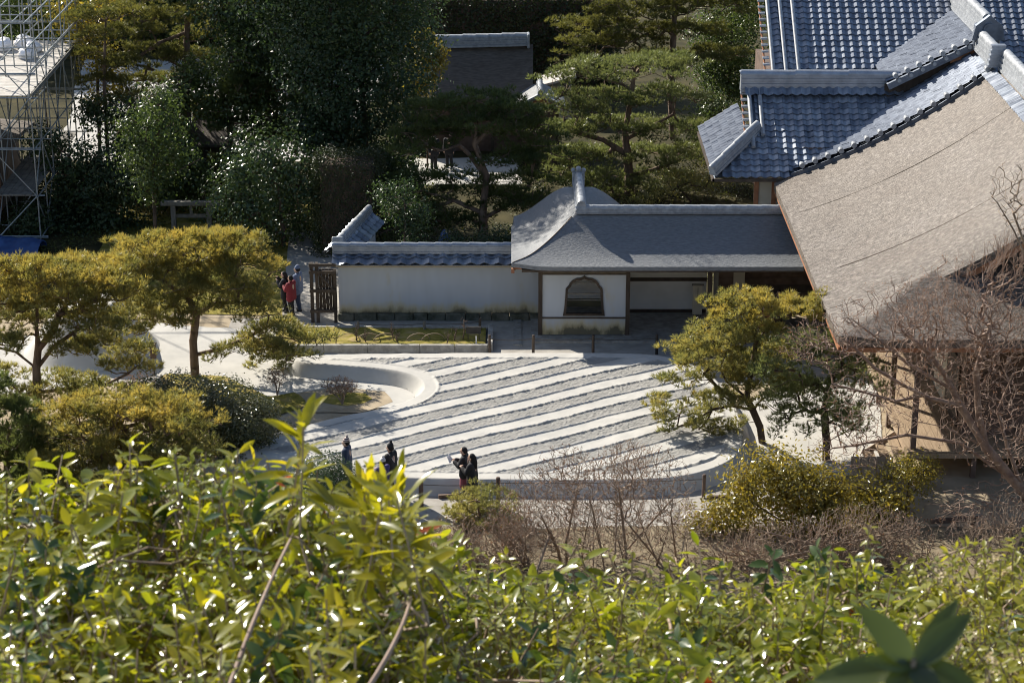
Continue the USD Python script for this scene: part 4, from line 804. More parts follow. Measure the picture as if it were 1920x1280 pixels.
def grow(paths, targets, rg, r_tip=.0048, step=.25, power=2.3, up=.3, rise=.5, wig=.12, batches=24, r_min_trunk=None):
    """grows twigs from given limb paths to target points; returns (tube pieces p, q, rp, rq)"""
    pos, par = [], []
    for p in paths:
        p = np.asarray(p, float); st0 = -1
        if pos:
            dd = np.linalg.norm(np.array(pos) - p[0], axis=1); st0 = int(dd.argmin())
        for a, b_ in zip(p[:-1], p[1:]):
            k = max(1, int(np.linalg.norm(b_ - a) / step))
            for i in range(k): pos.append(a + (b_ - a) * i / k); par.append(st0); st0 = len(pos) - 1
        pos.append(p[-1]); par.append(st0)
    pos = list(map(np.asarray, pos)); tg = np.asarray(targets); dmin = cKDTree(np.array(pos)).query(tg)[0]; tg = tg[np.argsort(dmin)]
    nbase = len(pos)
    for ch in np.array_split(tg, batches):
        if not len(ch): continue
        A = np.array(pos); tree = cKDTree(A); kq = min(10, len(A)); dist, ix = tree.query(ch, k=kq)
        cost = dist + rise * np.maximum(0, A[ix][:, :, 2] - ch[:, None, 2] + .1) + .1 * rg.random(dist.shape); ix = ix[np.arange(len(ch)), cost.argmin(1)]
        for t, i in zip(ch, ix):
            q_ = A[i]; d = t - q_; L = np.linalg.norm(d); k = max(1, int(L / step))
            pd = A[i] - A[par[i]] if par[i] >= 0 else np.array([0, 0, .1]); pd = pd / (np.linalg.norm(pd) + 1e-9)
            c_ = q_ + (pd * .5 + np.array([0, 0, up])) * L * .45; last = i
            for j in range(1, k + 1):
                u = j / k; x = q_ * (1 - u) ** 2 + 2 * u * (1 - u) * c_ + t * u * u
                if j < k: x = x + rg.normal(size=3) * wig * L / k
                pos.append(x); par.append(last); last = len(pos) - 1
    pos = np.array(pos); par = np.array(par); cnt = np.zeros(len(pos)); leafn = np.ones(len(pos), bool); leafn[par[par >= 0]] = False; cnt[leafn] = 1
    for i in range(len(pos) - 1, 0, -1):
        if par[i] >= 0: cnt[par[i]] += cnt[i]
    r = r_tip * np.maximum(cnt, 1) ** (1 / power); ch = np.flatnonzero(par >= 0)
    rp = np.minimum(r[par[ch]], r[ch] * 1.6); return pos[par[ch]], pos[ch], rp, r[ch], ch < nbase
def tubes(p, q_, rp, rq, n):
    a = unit(q_ - p); ref = np.where(np.abs(a[:, 2:3]) > .9, [[0, 1., 0]], [[0, 0, 1.]]); x = unit(np.cross(a, ref)); y = np.cross(a, x)
    th_ = np.arange(n) * 2 * np.pi / n; cs, sn = np.cos(th_)[None, :, None], np.sin(th_)[None, :, None]
    ring = x[:, None] * cs + y[:, None] * sn; V = np.concatenate([p[:, None] + ring * rp[:, None, None], (q_ + a * rq[:, None] * .5)[:, None] + ring * rq[:, None, None]], 1)
    j = np.arange(n); k = (j + 1) % n; f = np.vstack([np.stack([j, j + n, k + n], 1), np.stack([j, k + n, k], 1)])
    return flat(V, f)
def limbs(parent, res, mat, tmat=None, split=.035, names=('trunk', 'branches'), fat=1.):
    p, q_, rp, rq, base = res; rp = rp * np.where(base, fat, np.minimum(fat, 1 + (fat - 1) * rp / .05)); rq = rq * np.where(base, fat, np.minimum(fat, 1 + (fat - 1) * rq / .05)); big = np.maximum(rp, rq) > split
    if big.any(): obj(names[0], tubes(p[big], q_[big], rp[big], rq[big], 8), mat, parent, smooth=True)
    if (~big).any(): obj(names[1], tubes(p[~big], q_[~big], rp[~big], rq[~big], 4 if (~big).sum() < 9000 else 3), tmat or mat, parent, smooth=True, kind='stuff')
def pts_on(px_list, D):
    return np.array([P(a[0], a[1], a[2] if len(a) > 2 else D) for a in px_list])

def pine(label, D, trunk, pads, mat, seed, dens=60, group='garden pines', nl=.14, wood='bark', k=7, extra=(), fat=1.6, r_tip=.011, nw=.0125, clump=.30, grow_=1., gold=None):
    rg = np.random.default_rng(seed); tp = pts_on(trunk, D); t = thing('pine_tree', label, 'pine tree', tp[0] * [1, 1, 0], group)
    Cs, As, tg, gd = [], [], [], []
    for pd in pads:
        px, py, rx, ry = pd[:4]; rx, ry = rx * grow_ * 1.08, ry * grow_ * 1.12; c = P(px, py, D + (pd[4] if len(pd) > 4 else rg.normal(0, .35))); m = mpp(c)
        ax = rx * m; az = max(.12, .55 * ry * m); ay = float(np.clip(ry * m / .34 * .75, .35 * ax, .9 * ax)); n = max(4, int(np.pi * ax * ay / (clump * clump) * .62))
        r_ = np.sqrt(rg.random(n)); th_ = rg.random(n) * 2 * np.pi; rr = r_ * (1 + .22 * np.sin(3 * th_ + px) * r_)
        cl = np.stack([c[0] + ax * rr * np.cos(th_), c[1] + ay * rr * np.sin(th_), c[2] + az * (.55 - 1.1 * r_ ** 2) + rg.normal(0, .10, n)], 1); tg.append(cl)
        per = max(5, int(dens * clump * clump * 7.0)); o = rg.normal(size=(n, per, 3)) * [1, 1, .55]; o /= np.linalg.norm(o, axis=2, keepdims=True); o[:, :, 2] = np.where(rg.random((n, per)) < .8, np.abs(o[:, :, 2]), o[:, :, 2])
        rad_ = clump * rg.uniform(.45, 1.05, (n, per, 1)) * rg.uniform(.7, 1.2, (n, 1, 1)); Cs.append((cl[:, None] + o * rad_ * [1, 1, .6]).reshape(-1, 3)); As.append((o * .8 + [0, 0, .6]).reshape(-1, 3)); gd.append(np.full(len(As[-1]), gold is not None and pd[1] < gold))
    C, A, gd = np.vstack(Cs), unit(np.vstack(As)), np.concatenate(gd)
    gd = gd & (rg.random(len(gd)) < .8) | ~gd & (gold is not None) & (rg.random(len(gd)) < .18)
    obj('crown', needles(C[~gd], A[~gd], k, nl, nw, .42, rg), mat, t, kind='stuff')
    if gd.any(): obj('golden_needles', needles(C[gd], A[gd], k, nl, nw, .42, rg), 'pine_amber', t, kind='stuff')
    tg = np.vstack(tg); keep = rg.random(len(tg)) < .8; paths = [tp] + [pts_on(e, D) for e in extra]
    limbs(t, grow(paths, tg[keep] - [0, 0, .12], rg, r_tip=r_tip, step=.28, up=.12, rise=.35, wig=.16), wood, fat=fat)
    return t
def crown_leaves(cl, rg, dens, L, w, jit=.22, inner=.25, upb=.35, noisef=1.7, lumpy=1.9):
    Cs, Ns = [], []
    for c, r in cl:
        n = int(dens * 4 * np.pi * r * r); o = unit(rg.normal(size=(n, 3))); lump = meshkit.fbm(o * noisef * 1.8 + c * .37, 3) - .5
        rr = r * (1 + lumpy * lump + jit * rg.normal(size=n) * .5); ii = rg.random(n) < inner; rr = np.where(ii, rr * rg.uniform(.35, .9, n), rr)
        Cs.append(c + o * rr[:, None] * [1, 1, .92]); Ns.append(unit(o * .8 + rg.normal(size=(n, 3)) * .55 + [0, 0, upb]))
    return leaf_quads(np.vstack(Cs), np.vstack(Ns), L, w, rg)
def broad(label, D, base, clumps, mat, seed, dens=70, L=.16, w=.085, name='evergreen_tree', cat='tree', group='trees beyond the garden wall', wood='dark_bark', inner=.25, trunk=None, r_tip=.02, upb=.35, jit=.22, depth=1., lumpy=1.9):
    if L > .1: L, w, dens = L * 1.25, w * 1.45, dens * 1.75
    else: w, dens = w * 1.25, dens * 1.7
    rg = np.random.default_rng(seed); b = P(base[0], base[1], D); b[2] = 0; t = thing(name, label, cat, b, group)
    cl = []
    for cdef in clumps:
        c = P(cdef[0], cdef[1], D + (cdef[3] if len(cdef) > 3 else rg.normal(0, .5) * depth)); cl.append((c, cdef[2] * mpp(c)))
    v, f = crown_leaves(cl, rg, dens, L, w, jit, inner, upb, lumpy=lumpy); ok = v[f][:, :, 2].min(1) > .03; obj('crown', (v, f[ok]), mat, t, kind='stuff')
    tg = np.vstack([c + rg.normal(size=(10, 3)) * r * .38 for c, r in cl]); tg = tg[tg[:, 2] > .5]
    mid = np.mean([c for c, r in cl], 0); tp = np.array([b, b * [.6, .6, 0] + mid * [.4, .4, 0] + [0, 0, mid[2] * .45], mid]) if trunk is None else pts_on(trunk, D)
    limbs(t, grow([tp], tg, rg, r_tip=r_tip, step=.5, wig=.1), wood); return t

# --- backdrop of tall trees, far to near
bx = np.random.default_rng(99)
rowlab = ['far dark tree at the upper left behind the scaffold', 'far dark tree behind the trees right of the scaffold', 'far dark tree between the two tallest trunks at the top left', 'far dark tree topping the left of the hedge', 'far dark tree behind the top of the great evergreen']
for n, (px, py) in enumerate(((-90, -10), (110, -20), (300, -30), (470, -20), (640, -20))):
    broad(rowlab[n], 122 + n % 2 * 4, (px, 100), [(px, py, 95), (px - 70, py + 40, 70), (px + 70, py + 30, 75), (px + 10, py - 120, 100), (px + 15, py + 55, 60)], 'evergreen_dark' if n % 2 else 'evergreen_mid', 200 + n, dens=34, L=.26, w=.15)
broad('great dark evergreen tree, the tallest mass left of the far roof', 88.5, (690, 300), [(600, 60, 95), (690, 70, 110), (765, 55, 62), (650, 170, 95), (745, 160, 72), (590, 150, 70), (700, 250, 80), (640, -70, 120), (740, -60, 95), (775, 235, 40), (620, 250, 60), (690, -170, 110), (560, -150, 110)], 'evergreen_dark', 11, dens=46, L=.125, w=.07)
broad('yellow tipped bush catching the sun at the left end of the far roof', 95.5, (800, 200), [(800, 125, 30), (815, 100, 22), (790, 75, 22), (785, 160, 24)], 'golden_leaf', 12, dens=90, L=.15, w=.08, name='sunlit_bush', cat='bush', r_tip=.012)
broad('tall dark tree with bare upper trunk left of the great evergreen', 92, (555, 330), [(480, 60, 70), (520, -30, 90), (460, 140, 55), (545, 110, 60), (430, 10, 70), (500, 200, 55), (500, -150, 110), (450, -260, 110), (520, -300, 115), (400, -180, 90)], 'evergreen_dark', 13, dens=38, trunk=[(555, 290), (556, 120), (557, -40), (558, -200)])  # clumps above the view are added to shade the gatehouse roof
broad('open yellow green tree beside the scaffold with two slim trunks', 95, (190, 340), [(190, 110, 40), (165, 60, 38), (215, 150, 34), (130, 20, 50), (180, 190, 22), (205, 10, 40)], 'golden_leaf', 15, dens=30, L=.14, w=.07, jit=.45)
broad('glossy camellia sparkling in the sun below the olive tree', 91, (265, 330), [(255, 225, 42), (210, 215, 30), (295, 235, 38), (170, 205, 28), (240, 265, 40), (305, 275, 30)], 'camellia', 16, dens=90, L=.12, w=.07, jit=.7, inner=.35)
broad('dark leafy tree at the foot of the scaffold in deep shade', 88, (150, 400), [(130, 320, 55), (200, 320, 50), (110, 380, 45), (175, 380, 55), (240, 345, 45), (85, 270, 34)], 'evergreen_dark', 17, dens=75, L=.13, w=.07, jit=.35)
broad('dark bushy tree behind the grey timber frame', 89, (330, 400), [(330, 320, 48), (290, 320, 35), (355, 350, 42), (310, 355, 38), (365, 325, 30)], 'evergreen_mid', 18, dens=75, L=.13, w=.07, jit=.35)
broad('leaning dark trunked tree right of the small garden hut', 91, (432, 380), [(470, 190, 50), (430, 160, 42), (400, 200, 32), (450, 110, 48)], 'evergreen_mid', 19, dens=60, L=.14, w=.07, trunk=[(437, 372), (433, 290), (428, 200), (430, 120)], r_tip=.03)
broad('dark sloping trunked tree left of the small garden hut', 91.5, (380, 380), [(350, 175, 40), (320, 200, 34), (370, 140, 40)], 'evergreen_mid', 20, dens=60, L=.14, w=.07, trunk=[(390, 372), (372, 300), (355, 230), (350, 160)], r_tip=.03)
broad('tall camellia with sparkling wet looking leaves behind the gate visitors', 84, (535, 480), [(500, 290, 58), (520, 370, 62), (470, 395, 48), (560, 425, 42), (545, 320, 52), (430, 370, 45), (575, 360, 36), (450, 330, 40), (500, 440, 36)], 'camellia', 21, dens=60, L=.11, w=.065, jit=.75, inner=.35, trunk=[(535, 500), (530, 430), (522, 350), (505, 280)])
broad('leafy dark evergreen between the camellia and the clipped hedge', 88, (620, 400), [(600, 260, 45), (640, 220, 40), (610, 310, 40), (575, 230, 40)], 'evergreen_dark', 22, dens=80, L=.13, w=.07)
broad('dark broad tree below the great evergreen, beside the umbrella pine', 90, (740, 400), [(740, 310, 45), (700, 300, 40), (760, 350, 34), (720, 350, 36)], 'evergreen_dark', 23, dens=80, L=.12, w=.07)
for n, (lab, D, cl, mt) in enumerate((('low dark bush at the foot of the scaffold', 86, [(100, 440, 50), (60, 420, 40), (140, 460, 44)], 'evergreen_dark'), ('low dark bush left of the grey timber frame', 87, [(215, 430, 46), (180, 450, 42), (255, 440, 36)], 'evergreen_dark'), ('low bush right behind the grey timber frame', 88, [(400, 420, 44), (440, 440, 36), (370, 440, 30)], 'evergreen_mid'), ('bushy evergreen to the left of the small garden hut', 90, [(330, 270, 40), (300, 300, 36), (350, 300, 30)], 'evergreen_mid'), ('bushy evergreen to the right of the small garden hut', 90, [(455, 280, 32), (440, 320, 34), (470, 330, 30)], 'camellia'), ('slender dark tree behind the scaffold deck', 98, [(80, 60, 40), (40, 40, 40), (110, 20, 46), (30, -20, 50)], 'evergreen_mid'))):
    broad(lab, D, (cl[0][0], cl[0][1] + cl[0][2]), cl, mt, 500 + n, dens=75, L=.13, w=.07, jit=.4, name='evergreen_bush' if n < 5 else 'evergreen_tree', cat='bush' if n < 5 else 'tree', group='dark bushes under the trees' if n < 5 else 'trees beyond the garden wall', r_tip=.012)
broad('dark tree added outside the left edge to shade the scaffold foot', 91, (-120, 330), [(-150, 210, 75), (-140, 290, 75), (-230, 190, 80)], 'evergreen_dark', 510, dens=26, L=.26, w=.15)  # tree out of view, added to shade the foot of the scaffold
broad('mid green tree added left of the small garden hut to shade the gate', 83.5, (290, 440), [(300, 235, 45), (270, 290, 45), (325, 295, 38), (300, 190, 36), (250, 240, 36), (280, 345, 36)], 'evergreen_mid', 520, dens=62, L=.12, w=.06, jit=.6)  # tree added to cast shade on the gate and its visitors
# hedges
def hedge(label, lo, hi, mat, seed, dens=150, L=.09, w=.05, top_mat=None):
    dens, L, w = dens * 1.6, L * 1.15, w * 1.3
    rg = np.random.default_rng(seed); lo, hi = np.array(lo, float), np.array(hi, float); t = thing('clipped_hedge', label, 'hedge', ((lo + hi) / 2) * [1, 1, 0], 'clipped hedges beyond the wall')
    d = hi - lo; faces = [(0, -1), (0, 1), (1, -1), (2, 1)]; Cs, Ns = [], []
    for ax, sg in faces:
        o = [i for i in range(3) if i != ax]; n = int(dens * d[o[0]] * d[o[1]]); u = rg.random((n, 3)) * d + lo; u[:, ax] = hi[ax] if sg > 0 else lo[ax]
        u[:, ax] += sg * (.10 * rg.normal(size=n) + .5 * (meshkit.fbm(u * .7, 3) - .5)); nn = np.zeros((n, 3)); nn[:, ax] = sg; Cs.append(u); Ns.append(unit(nn + .7 * rg.normal(size=(n, 3)) + [0, 0, .2]))
    obj('foliage', leaf_quads(np.vstack(Cs), np.vstack(Ns), L, w, rg), mat, t, kind='stuff')
    bd_ = rbox(lo + [.25, .25, 0], hi - [.25, .25, .3], .1); obj('inner_growth', bd_, 'dark_bark', t)
    for i in range(int(d[0] / 1.2)):
        x = lo[0] + .6 + i * 1.2; obj('stem', MB().tube([(x, (lo + hi)[1] / 2, 0), (x + .1, (lo + hi)[1] / 2, 1.0)], .05, 6), 'dark_bark', t)
hedge('very tall dark clipped hedge across the top centre behind the far roofs', (-6.5, 111, 0), (5.6, 113, 5.0), 'hedge_leaf', 31, dens=120, L=.13, w=.08)
hedge('dark box clipped hedge left of the white gate wall', (-8.0, 82.6, 0), (-5.35, 84.6, 4.1), 'hedge_leaf', 32, dens=260, L=.07, w=.04)
# --- upper pines
pine('loose olive pine with pale bending limbs at the top left', 94, [(358, 400), (352, 300), (345, 200), (350, 100), (352, 0), (355, -120)], [(320, 30, 60, 18), (255, 55, 46, 16), (395, 60, 50, 16), (290, 95, 56, 18), (360, 105, 50, 16), (235, 120, 44, 14), (300, 150, 60, 18), (400, 130, 46, 16), (350, 190, 55, 18), (250, 185, 40, 14), (300, 225, 50, 16), (390, 205, 40, 14), (340, -20, 70, 20), (250, 0, 50, 16), (420, 10, 46, 16), (350, 260, 44, 14), (340, -90, 80, 22)], 'pine_olive', 40, dens=36, nl=.18, grow_=1.2, group='pines in the back', extra=[[(352, 60), (300, 80), (255, 110)], [(350, 130), (310, 110), (285, 60)], [(352, 20), (300, 30), (255, 45)]])
pine('open olive pine between the olive pine and the scaffold', 92, [(205, 350), (200, 250), (195, 150), (198, 40)], [(200, 60, 50, 16), (165, 100, 36, 12), (225, 110, 40, 14), (190, 150, 46, 14), (215, 190, 36, 12), (160, 30, 40, 14), (230, 20, 44, 14)], 'pine_olive', 39, dens=44, nl=.18, group='pines in the back')
pine('shaded umbrella pine with tall thin trunk in front of the dark evergreens', 91, [(520, 420), (512, 330), (505, 230), (500, 170)], [(505, 135, 62, 20), (470, 160, 50, 18), (545, 160, 50, 18), (500, 190, 75, 22), (460, 235, 60, 18), (555, 230, 48, 16), (515, 260, 48, 14), (430, 300, 40, 12), (480, 320, 34, 12)], 'pine_dark', 41, dens=50, nl=.17, grow_=1.2, group='pines in the back')
pine('tall layered pine at the top edge with orange tinged left pads', 99, [(1262, 260), (1258, 170), (1262, 80), (1268, -30)], [(1130, 45, 66, 16), (1105, 75, 44, 10), (1085, 100, 34, 9), (1200, 18, 70, 18), (1275, 55, 75, 17), (1325, 5, 80, 20), (1180, 78, 62, 14), (1150, -10, 60, 15), (1290, -30, 90, 20), (1240, 105, 60, 14), (1340, 100, 50, 16)], 'pine_olive', 42, dens=42, grow_=1.25, nl=.17, group='pines in the back')
pine('bright layered pine right of centre above the gatehouse ridge', 91.5, [(1182, 405), (1180, 330), (1172, 250), (1185, 170), (1190, 130)], [(1180, 122, 90, 22), (1105, 145, 62, 14), (1245, 112, 52, 16), (1130, 182, 78, 18), (1235, 178, 70, 22), (1085, 205, 52, 14), (1060, 240, 46, 15), (1150, 235, 85, 20), (1255, 240, 62, 22), (1085, 288, 62, 18), (1190, 290, 95, 22), (1275, 285, 46, 18), (1130, 332, 66, 16), (1235, 335, 72, 16), (1060, 320, 30, 10), (1180, 360, 60, 14)], 'pine_pale', 43, dens=30, grow_=1.3, nl=.17, group='pines in the back', extra=[[(1176, 290), (1130, 262), (1085, 250)], [(1176, 260), (1225, 235), (1262, 215)], [(1180, 330), (1225, 318), (1275, 300)]])
pine('dark umbrella pine with reddish trunk behind the white wall', 83, [(908, 480), (905, 400), (912, 330), (890, 270), (893, 235)], [(890, 188, 88, 18), (830, 205, 52, 15), (955, 208, 62, 16), (795, 238, 42, 14), (905, 228, 84, 16), (990, 250, 48, 16), (845, 250, 54, 14), (1005, 285, 44, 14), (780, 275, 38, 12), (960, 300, 50, 14), (775, 340, 60, 16), (850, 328, 40, 10), (970, 340, 62, 16), (740, 385, 46, 15), (870, 362, 66, 12), (1000, 372, 46, 14), (790, 385, 40, 12), (940, 375, 48, 14), (725, 430, 36, 14), (790, 425, 44, 14), (860, 410, 44, 12)], 'pine_dark', 44, dens=38, grow_=1.3, nl=.17, wood='bark', extra=[[(912, 335), (880, 290), (850, 262)], [(893, 268), (925, 235), (950, 222)], [(906, 400), (850, 375), (790, 358)], [(906, 410), (960, 380), (995, 372)]])
broad('slim dark conifer left of the blue tiled roof', 103, (1362, 230), [(1340, 60, 48), (1385, 110, 42), (1355, 150, 46), (1395, 40, 40), (1330, 120, 30), (1390, 170, 32), (1410, -20, 60)], 'evergreen_mid', 51, dens=70, L=.13, w=.06, jit=.4)
broad('round bright leaved bush at the foot of the blue tiled building', 94, (1345, 260), [(1345, 215, 34), (1375, 235, 26), (1310, 240, 28), (1330, 190, 24)], 'evergreen_mid', 52, dens=110, L=.10, w=.06, name='evergreen_bush', cat='bush', r_tip=.012)
broad('low yellow green bush under the bright layered pine', 90, (1300, 350), [(1290, 330, 30), (1330, 335, 26), (1250, 345, 30), (1215, 375, 24), (1360, 330, 22), (1180, 385, 22)], 'pine_gold', 53, dens=110, L=.09, w=.04, name='evergreen_bush', cat='bush', r_tip=.012)
for n, (px, py, r, lab) in enumerate(((915, 452, 26, 'dark round shrub behind the wall nearest the gatehouse roof'), (950, 448, 22, 'small dark shrub touching the gatehouse roof corner'), (850, 452, 22, 'dark shrub behind the wall below the reddish trunk'), (770, 455, 18, 'low shrub behind the left half of the white wall'))):
    broad(lab, 79.5, (px, py + 25), [(px, py, r), (px + r * .7, py + 8, r * .7), (px - r * .7, py + 6, r * .75)], 'evergreen_dark', 60 + n, dens=190, L=.07, w=.045, name='shrub', cat='shrub', r_tip=.01, group='shrubs behind the white wall')

broad('leafy dark shrub hiding the back of the short gate wall', 78.6, (755, 440), [(748, 392, 30), (775, 420, 28), (725, 362, 26), (790, 395, 22), (760, 355, 20)], 'evergreen_dark', 66, dens=120, L=.10, w=.06, name='shrub', cat='shrub', r_tip=.01, jit=.6, group=None)
# --- front left pines
pine('umbrella pine with golden top and stout trunk beside the sand cone sign', 69.3, [(366, 706), (362, 640), (368, 590), (352, 555), (350, 520)],
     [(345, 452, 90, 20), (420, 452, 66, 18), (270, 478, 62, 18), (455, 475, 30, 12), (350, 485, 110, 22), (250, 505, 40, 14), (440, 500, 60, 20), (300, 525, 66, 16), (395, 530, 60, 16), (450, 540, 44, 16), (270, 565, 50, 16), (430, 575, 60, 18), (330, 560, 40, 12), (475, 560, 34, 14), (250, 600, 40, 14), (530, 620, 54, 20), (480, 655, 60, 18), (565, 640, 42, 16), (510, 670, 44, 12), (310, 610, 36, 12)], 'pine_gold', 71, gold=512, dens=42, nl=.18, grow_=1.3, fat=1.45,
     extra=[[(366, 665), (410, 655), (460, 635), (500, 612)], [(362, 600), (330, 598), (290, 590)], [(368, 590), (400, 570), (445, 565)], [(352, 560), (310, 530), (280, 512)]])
pine('golden topped pine at the left edge with forked trunk', 65.2, [(72, 800), (70, 740), (68, 690), (72, 650), (68, 610)],
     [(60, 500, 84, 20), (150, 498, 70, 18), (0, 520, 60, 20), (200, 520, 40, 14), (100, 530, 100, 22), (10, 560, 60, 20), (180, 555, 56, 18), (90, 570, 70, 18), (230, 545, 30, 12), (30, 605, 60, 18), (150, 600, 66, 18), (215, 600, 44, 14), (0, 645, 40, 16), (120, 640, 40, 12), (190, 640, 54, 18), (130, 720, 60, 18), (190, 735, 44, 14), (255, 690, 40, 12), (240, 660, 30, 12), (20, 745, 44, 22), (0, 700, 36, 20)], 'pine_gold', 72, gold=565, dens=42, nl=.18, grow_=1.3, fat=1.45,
     extra=[[(70, 690), (100, 650), (150, 615)], [(68, 690), (30, 660), (-10, 650)], [(72, 735), (130, 728), (200, 720), (240, 700)], [(72, 655), (100, 620), (110, 590)]])
pine('dark green low pine in the lower left corner behind the leaves', 57.5, [(10, 930), (12, 860), (18, 800)], [(10, 770, 50, 26), (40, 815, 54, 28), (-10, 830, 50, 28), (20, 870, 66, 30), (60, 880, 44, 26), (10, 930, 80, 30), (90, 930, 60, 28), (-20, 720, 34, 20)], 'pine_green', 73, dens=75, nl=.17, grow_=1.2)
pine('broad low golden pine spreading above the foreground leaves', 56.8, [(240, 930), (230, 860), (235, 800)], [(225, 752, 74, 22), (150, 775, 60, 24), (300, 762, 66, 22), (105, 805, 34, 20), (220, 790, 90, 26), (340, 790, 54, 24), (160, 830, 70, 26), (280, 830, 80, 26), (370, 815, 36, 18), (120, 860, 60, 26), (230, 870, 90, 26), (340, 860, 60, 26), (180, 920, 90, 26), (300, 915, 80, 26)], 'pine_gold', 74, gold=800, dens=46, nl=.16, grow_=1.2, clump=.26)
def mound(label, D, discs, mat, seed, dens, L, w, name='shrub', cat='shrub', group=None, wood='twig', upb=.6, jit=.25, inner=.2, flat_=.8):
    return broad(label, D, (discs[0][0], discs[0][1] + discs[0][2]), discs, mat, seed, dens=dens, L=L, w=w, name=name, cat=cat, group=group, wood=wood, r_tip=.006, upb=upb, jit=jit, inner=inner, lumpy=.7)
mound('wide clipped azalea mound with bronze leaves below the left pines', 62.6, [(340, 760, 62), (420, 765, 58), (470, 790, 48), (280, 745, 40), (400, 800, 60), (460, 840, 52), (520, 830, 40), (500, 770, 24), (560, 870, 40)], 'azalea', 81, 330, .075, .042, inner=.15)
mound('dark glossy shrub in front of the striped hat visitor', 57.6, [(640, 905, 40), (610, 880, 36), (660, 935, 34), (580, 910, 44)], 'camellia', 82, 420, .055, .032)
# bare twig plants
def twiggy(label, D, stems, cloud, n, seed, mat='twig', r_tip=.0035, step=.16, name='bare_shrub', cat='shrub', group='leafless shrubs', bud=None, budn=0, up=.35, split=.02, wig=.2, power=2.2, rise=.9):
    """stems: pixel paths; cloud: pixel ellipses (px, py, rx, ry, depth m) to fill with twigs"""
    rg = np.random.default_rng(seed); paths = [pts_on(s_, D) for s_ in stems]; t = thing(name, label, cat, paths[0][0], group)
    ar = np.array([c[2] * c[3] for c in cloud], float); tg = []
    for c, k in zip(cloud, (n * ar / ar.sum()).astype(int)):
        ce = P(c[0], c[1], D); m = mpp(ce); o = rg.normal(size=(k, 3)); o = unit(o) * rg.random((k, 1)) ** .4
        tg.append(ce + o * [c[2] * m, c[4] if len(c) > 4 else c[2] * m * .7, c[3] * m])
    tg = np.vstack(tg); tg = tg[tg[:, 2] > hill_z(tg[:, 0], tg[:, 1]) + .1]
    limbs(t, grow(paths, tg, rg, r_tip=r_tip, step=step, up=up, rise=rise, wig=wig, batches=40, power=power), mat, None, split, ('stem', 'twigs'))
    if bud: ix = rg.choice(len(tg), budn); obj('buds', leaf_quads(tg[ix] + rg.normal(size=(budn, 3)) * .02, unit(rg.normal(size=(budn, 3)) + [0, 0, .5]), .05, .028, rg), bud, t, kind='stuff')
    return t
twiggy('round reddish leafless bush on the mossy island beside the sand', 65.9, [[(642, 757), (640, 742), (630, 728)], [(642, 757), (646, 738), (655, 725)], [(642, 757), (634, 745), (618, 732)]], [(637, 722, 37, 17)], 800, 91, bud='bud_red', budn=500, step=.09, r_tip=.0032)
twiggy('small thin leafless bush left of the round reddish bush', 66.6, [[(520, 742), (518, 725), (512, 705)], [(520, 742), (524, 722), (530, 708)]], [(518, 705, 22, 20)], 300, 92, bud='bud_red', budn=260, step=.1)
twiggy('low reddish twigs under the sand cone sign', 66, [[(280, 725), (275, 715), (260, 708)], [(280, 725), (290, 712), (305, 706)]], [(270, 715, 60, 16)], 400, 93, bud='bud_red', budn=500, step=.12)
bush_lab = ['first leafless sapling from the left in the moss bed', 'second leafless sapling in the moss bed', 'squat leafless sapling at a bamboo hoop in the moss bed', 'upright sapling near the middle post of the moss bed', 'small twiggy plant in the middle of the moss bed', 'low twiggy plant right of the moss bed centre', 'slanting sapling left of the dark notice in the moss bed', 'tiny twig plant just left of the dark notice']
for n, (px, py, hh) in enumerate(((630, 644, 30), (668, 638, 26), (686, 641, 22), (737, 637, 28), (745, 642, 18), (838, 644, 20), (868, 636, 34), (852, 638, 22))):
    b = G(px, py, .25); D = b[1]
    twiggy(bush_lab[n], D, [[(px, py), (px + bx.normal(0, 3), py - hh * .5), (px + bx.normal(0, 6), py - hh)]], [(px, py - hh * .8, hh * .35, hh * .5, .15)], 26, 300 + n, mat='dark_bark', r_tip=.006, step=.12, group='saplings in the moss bed', name='sapling', cat='sapling')

# --- right hand side
pine('crooked pine leaning over the right end of the sand terrace', 63.4, [(1432, 850), (1425, 800), (1412, 770), (1400, 745), (1408, 700), (1418, 640), (1400, 590)],
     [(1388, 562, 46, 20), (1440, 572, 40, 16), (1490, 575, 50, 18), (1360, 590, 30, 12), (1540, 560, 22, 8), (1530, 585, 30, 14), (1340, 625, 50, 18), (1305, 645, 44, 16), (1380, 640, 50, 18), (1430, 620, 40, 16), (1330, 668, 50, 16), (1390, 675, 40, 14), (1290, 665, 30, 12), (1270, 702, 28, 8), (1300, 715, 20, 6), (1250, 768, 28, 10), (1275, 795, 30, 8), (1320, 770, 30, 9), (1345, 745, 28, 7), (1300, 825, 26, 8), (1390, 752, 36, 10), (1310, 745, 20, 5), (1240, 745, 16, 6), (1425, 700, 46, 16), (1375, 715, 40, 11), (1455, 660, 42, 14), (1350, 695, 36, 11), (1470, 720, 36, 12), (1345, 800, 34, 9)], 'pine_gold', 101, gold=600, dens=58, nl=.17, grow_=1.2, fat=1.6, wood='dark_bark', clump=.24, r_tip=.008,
     extra=[[(1410, 768), (1370, 760), (1335, 768), (1300, 790), (1270, 800)], [(1404, 745), (1370, 742), (1345, 725), (1320, 700)], [(1400, 745), (1362, 715), (1350, 690)], [(1335, 768), (1325, 790), (1300, 815)], [(1418, 640), (1455, 600), (1500, 585)]])
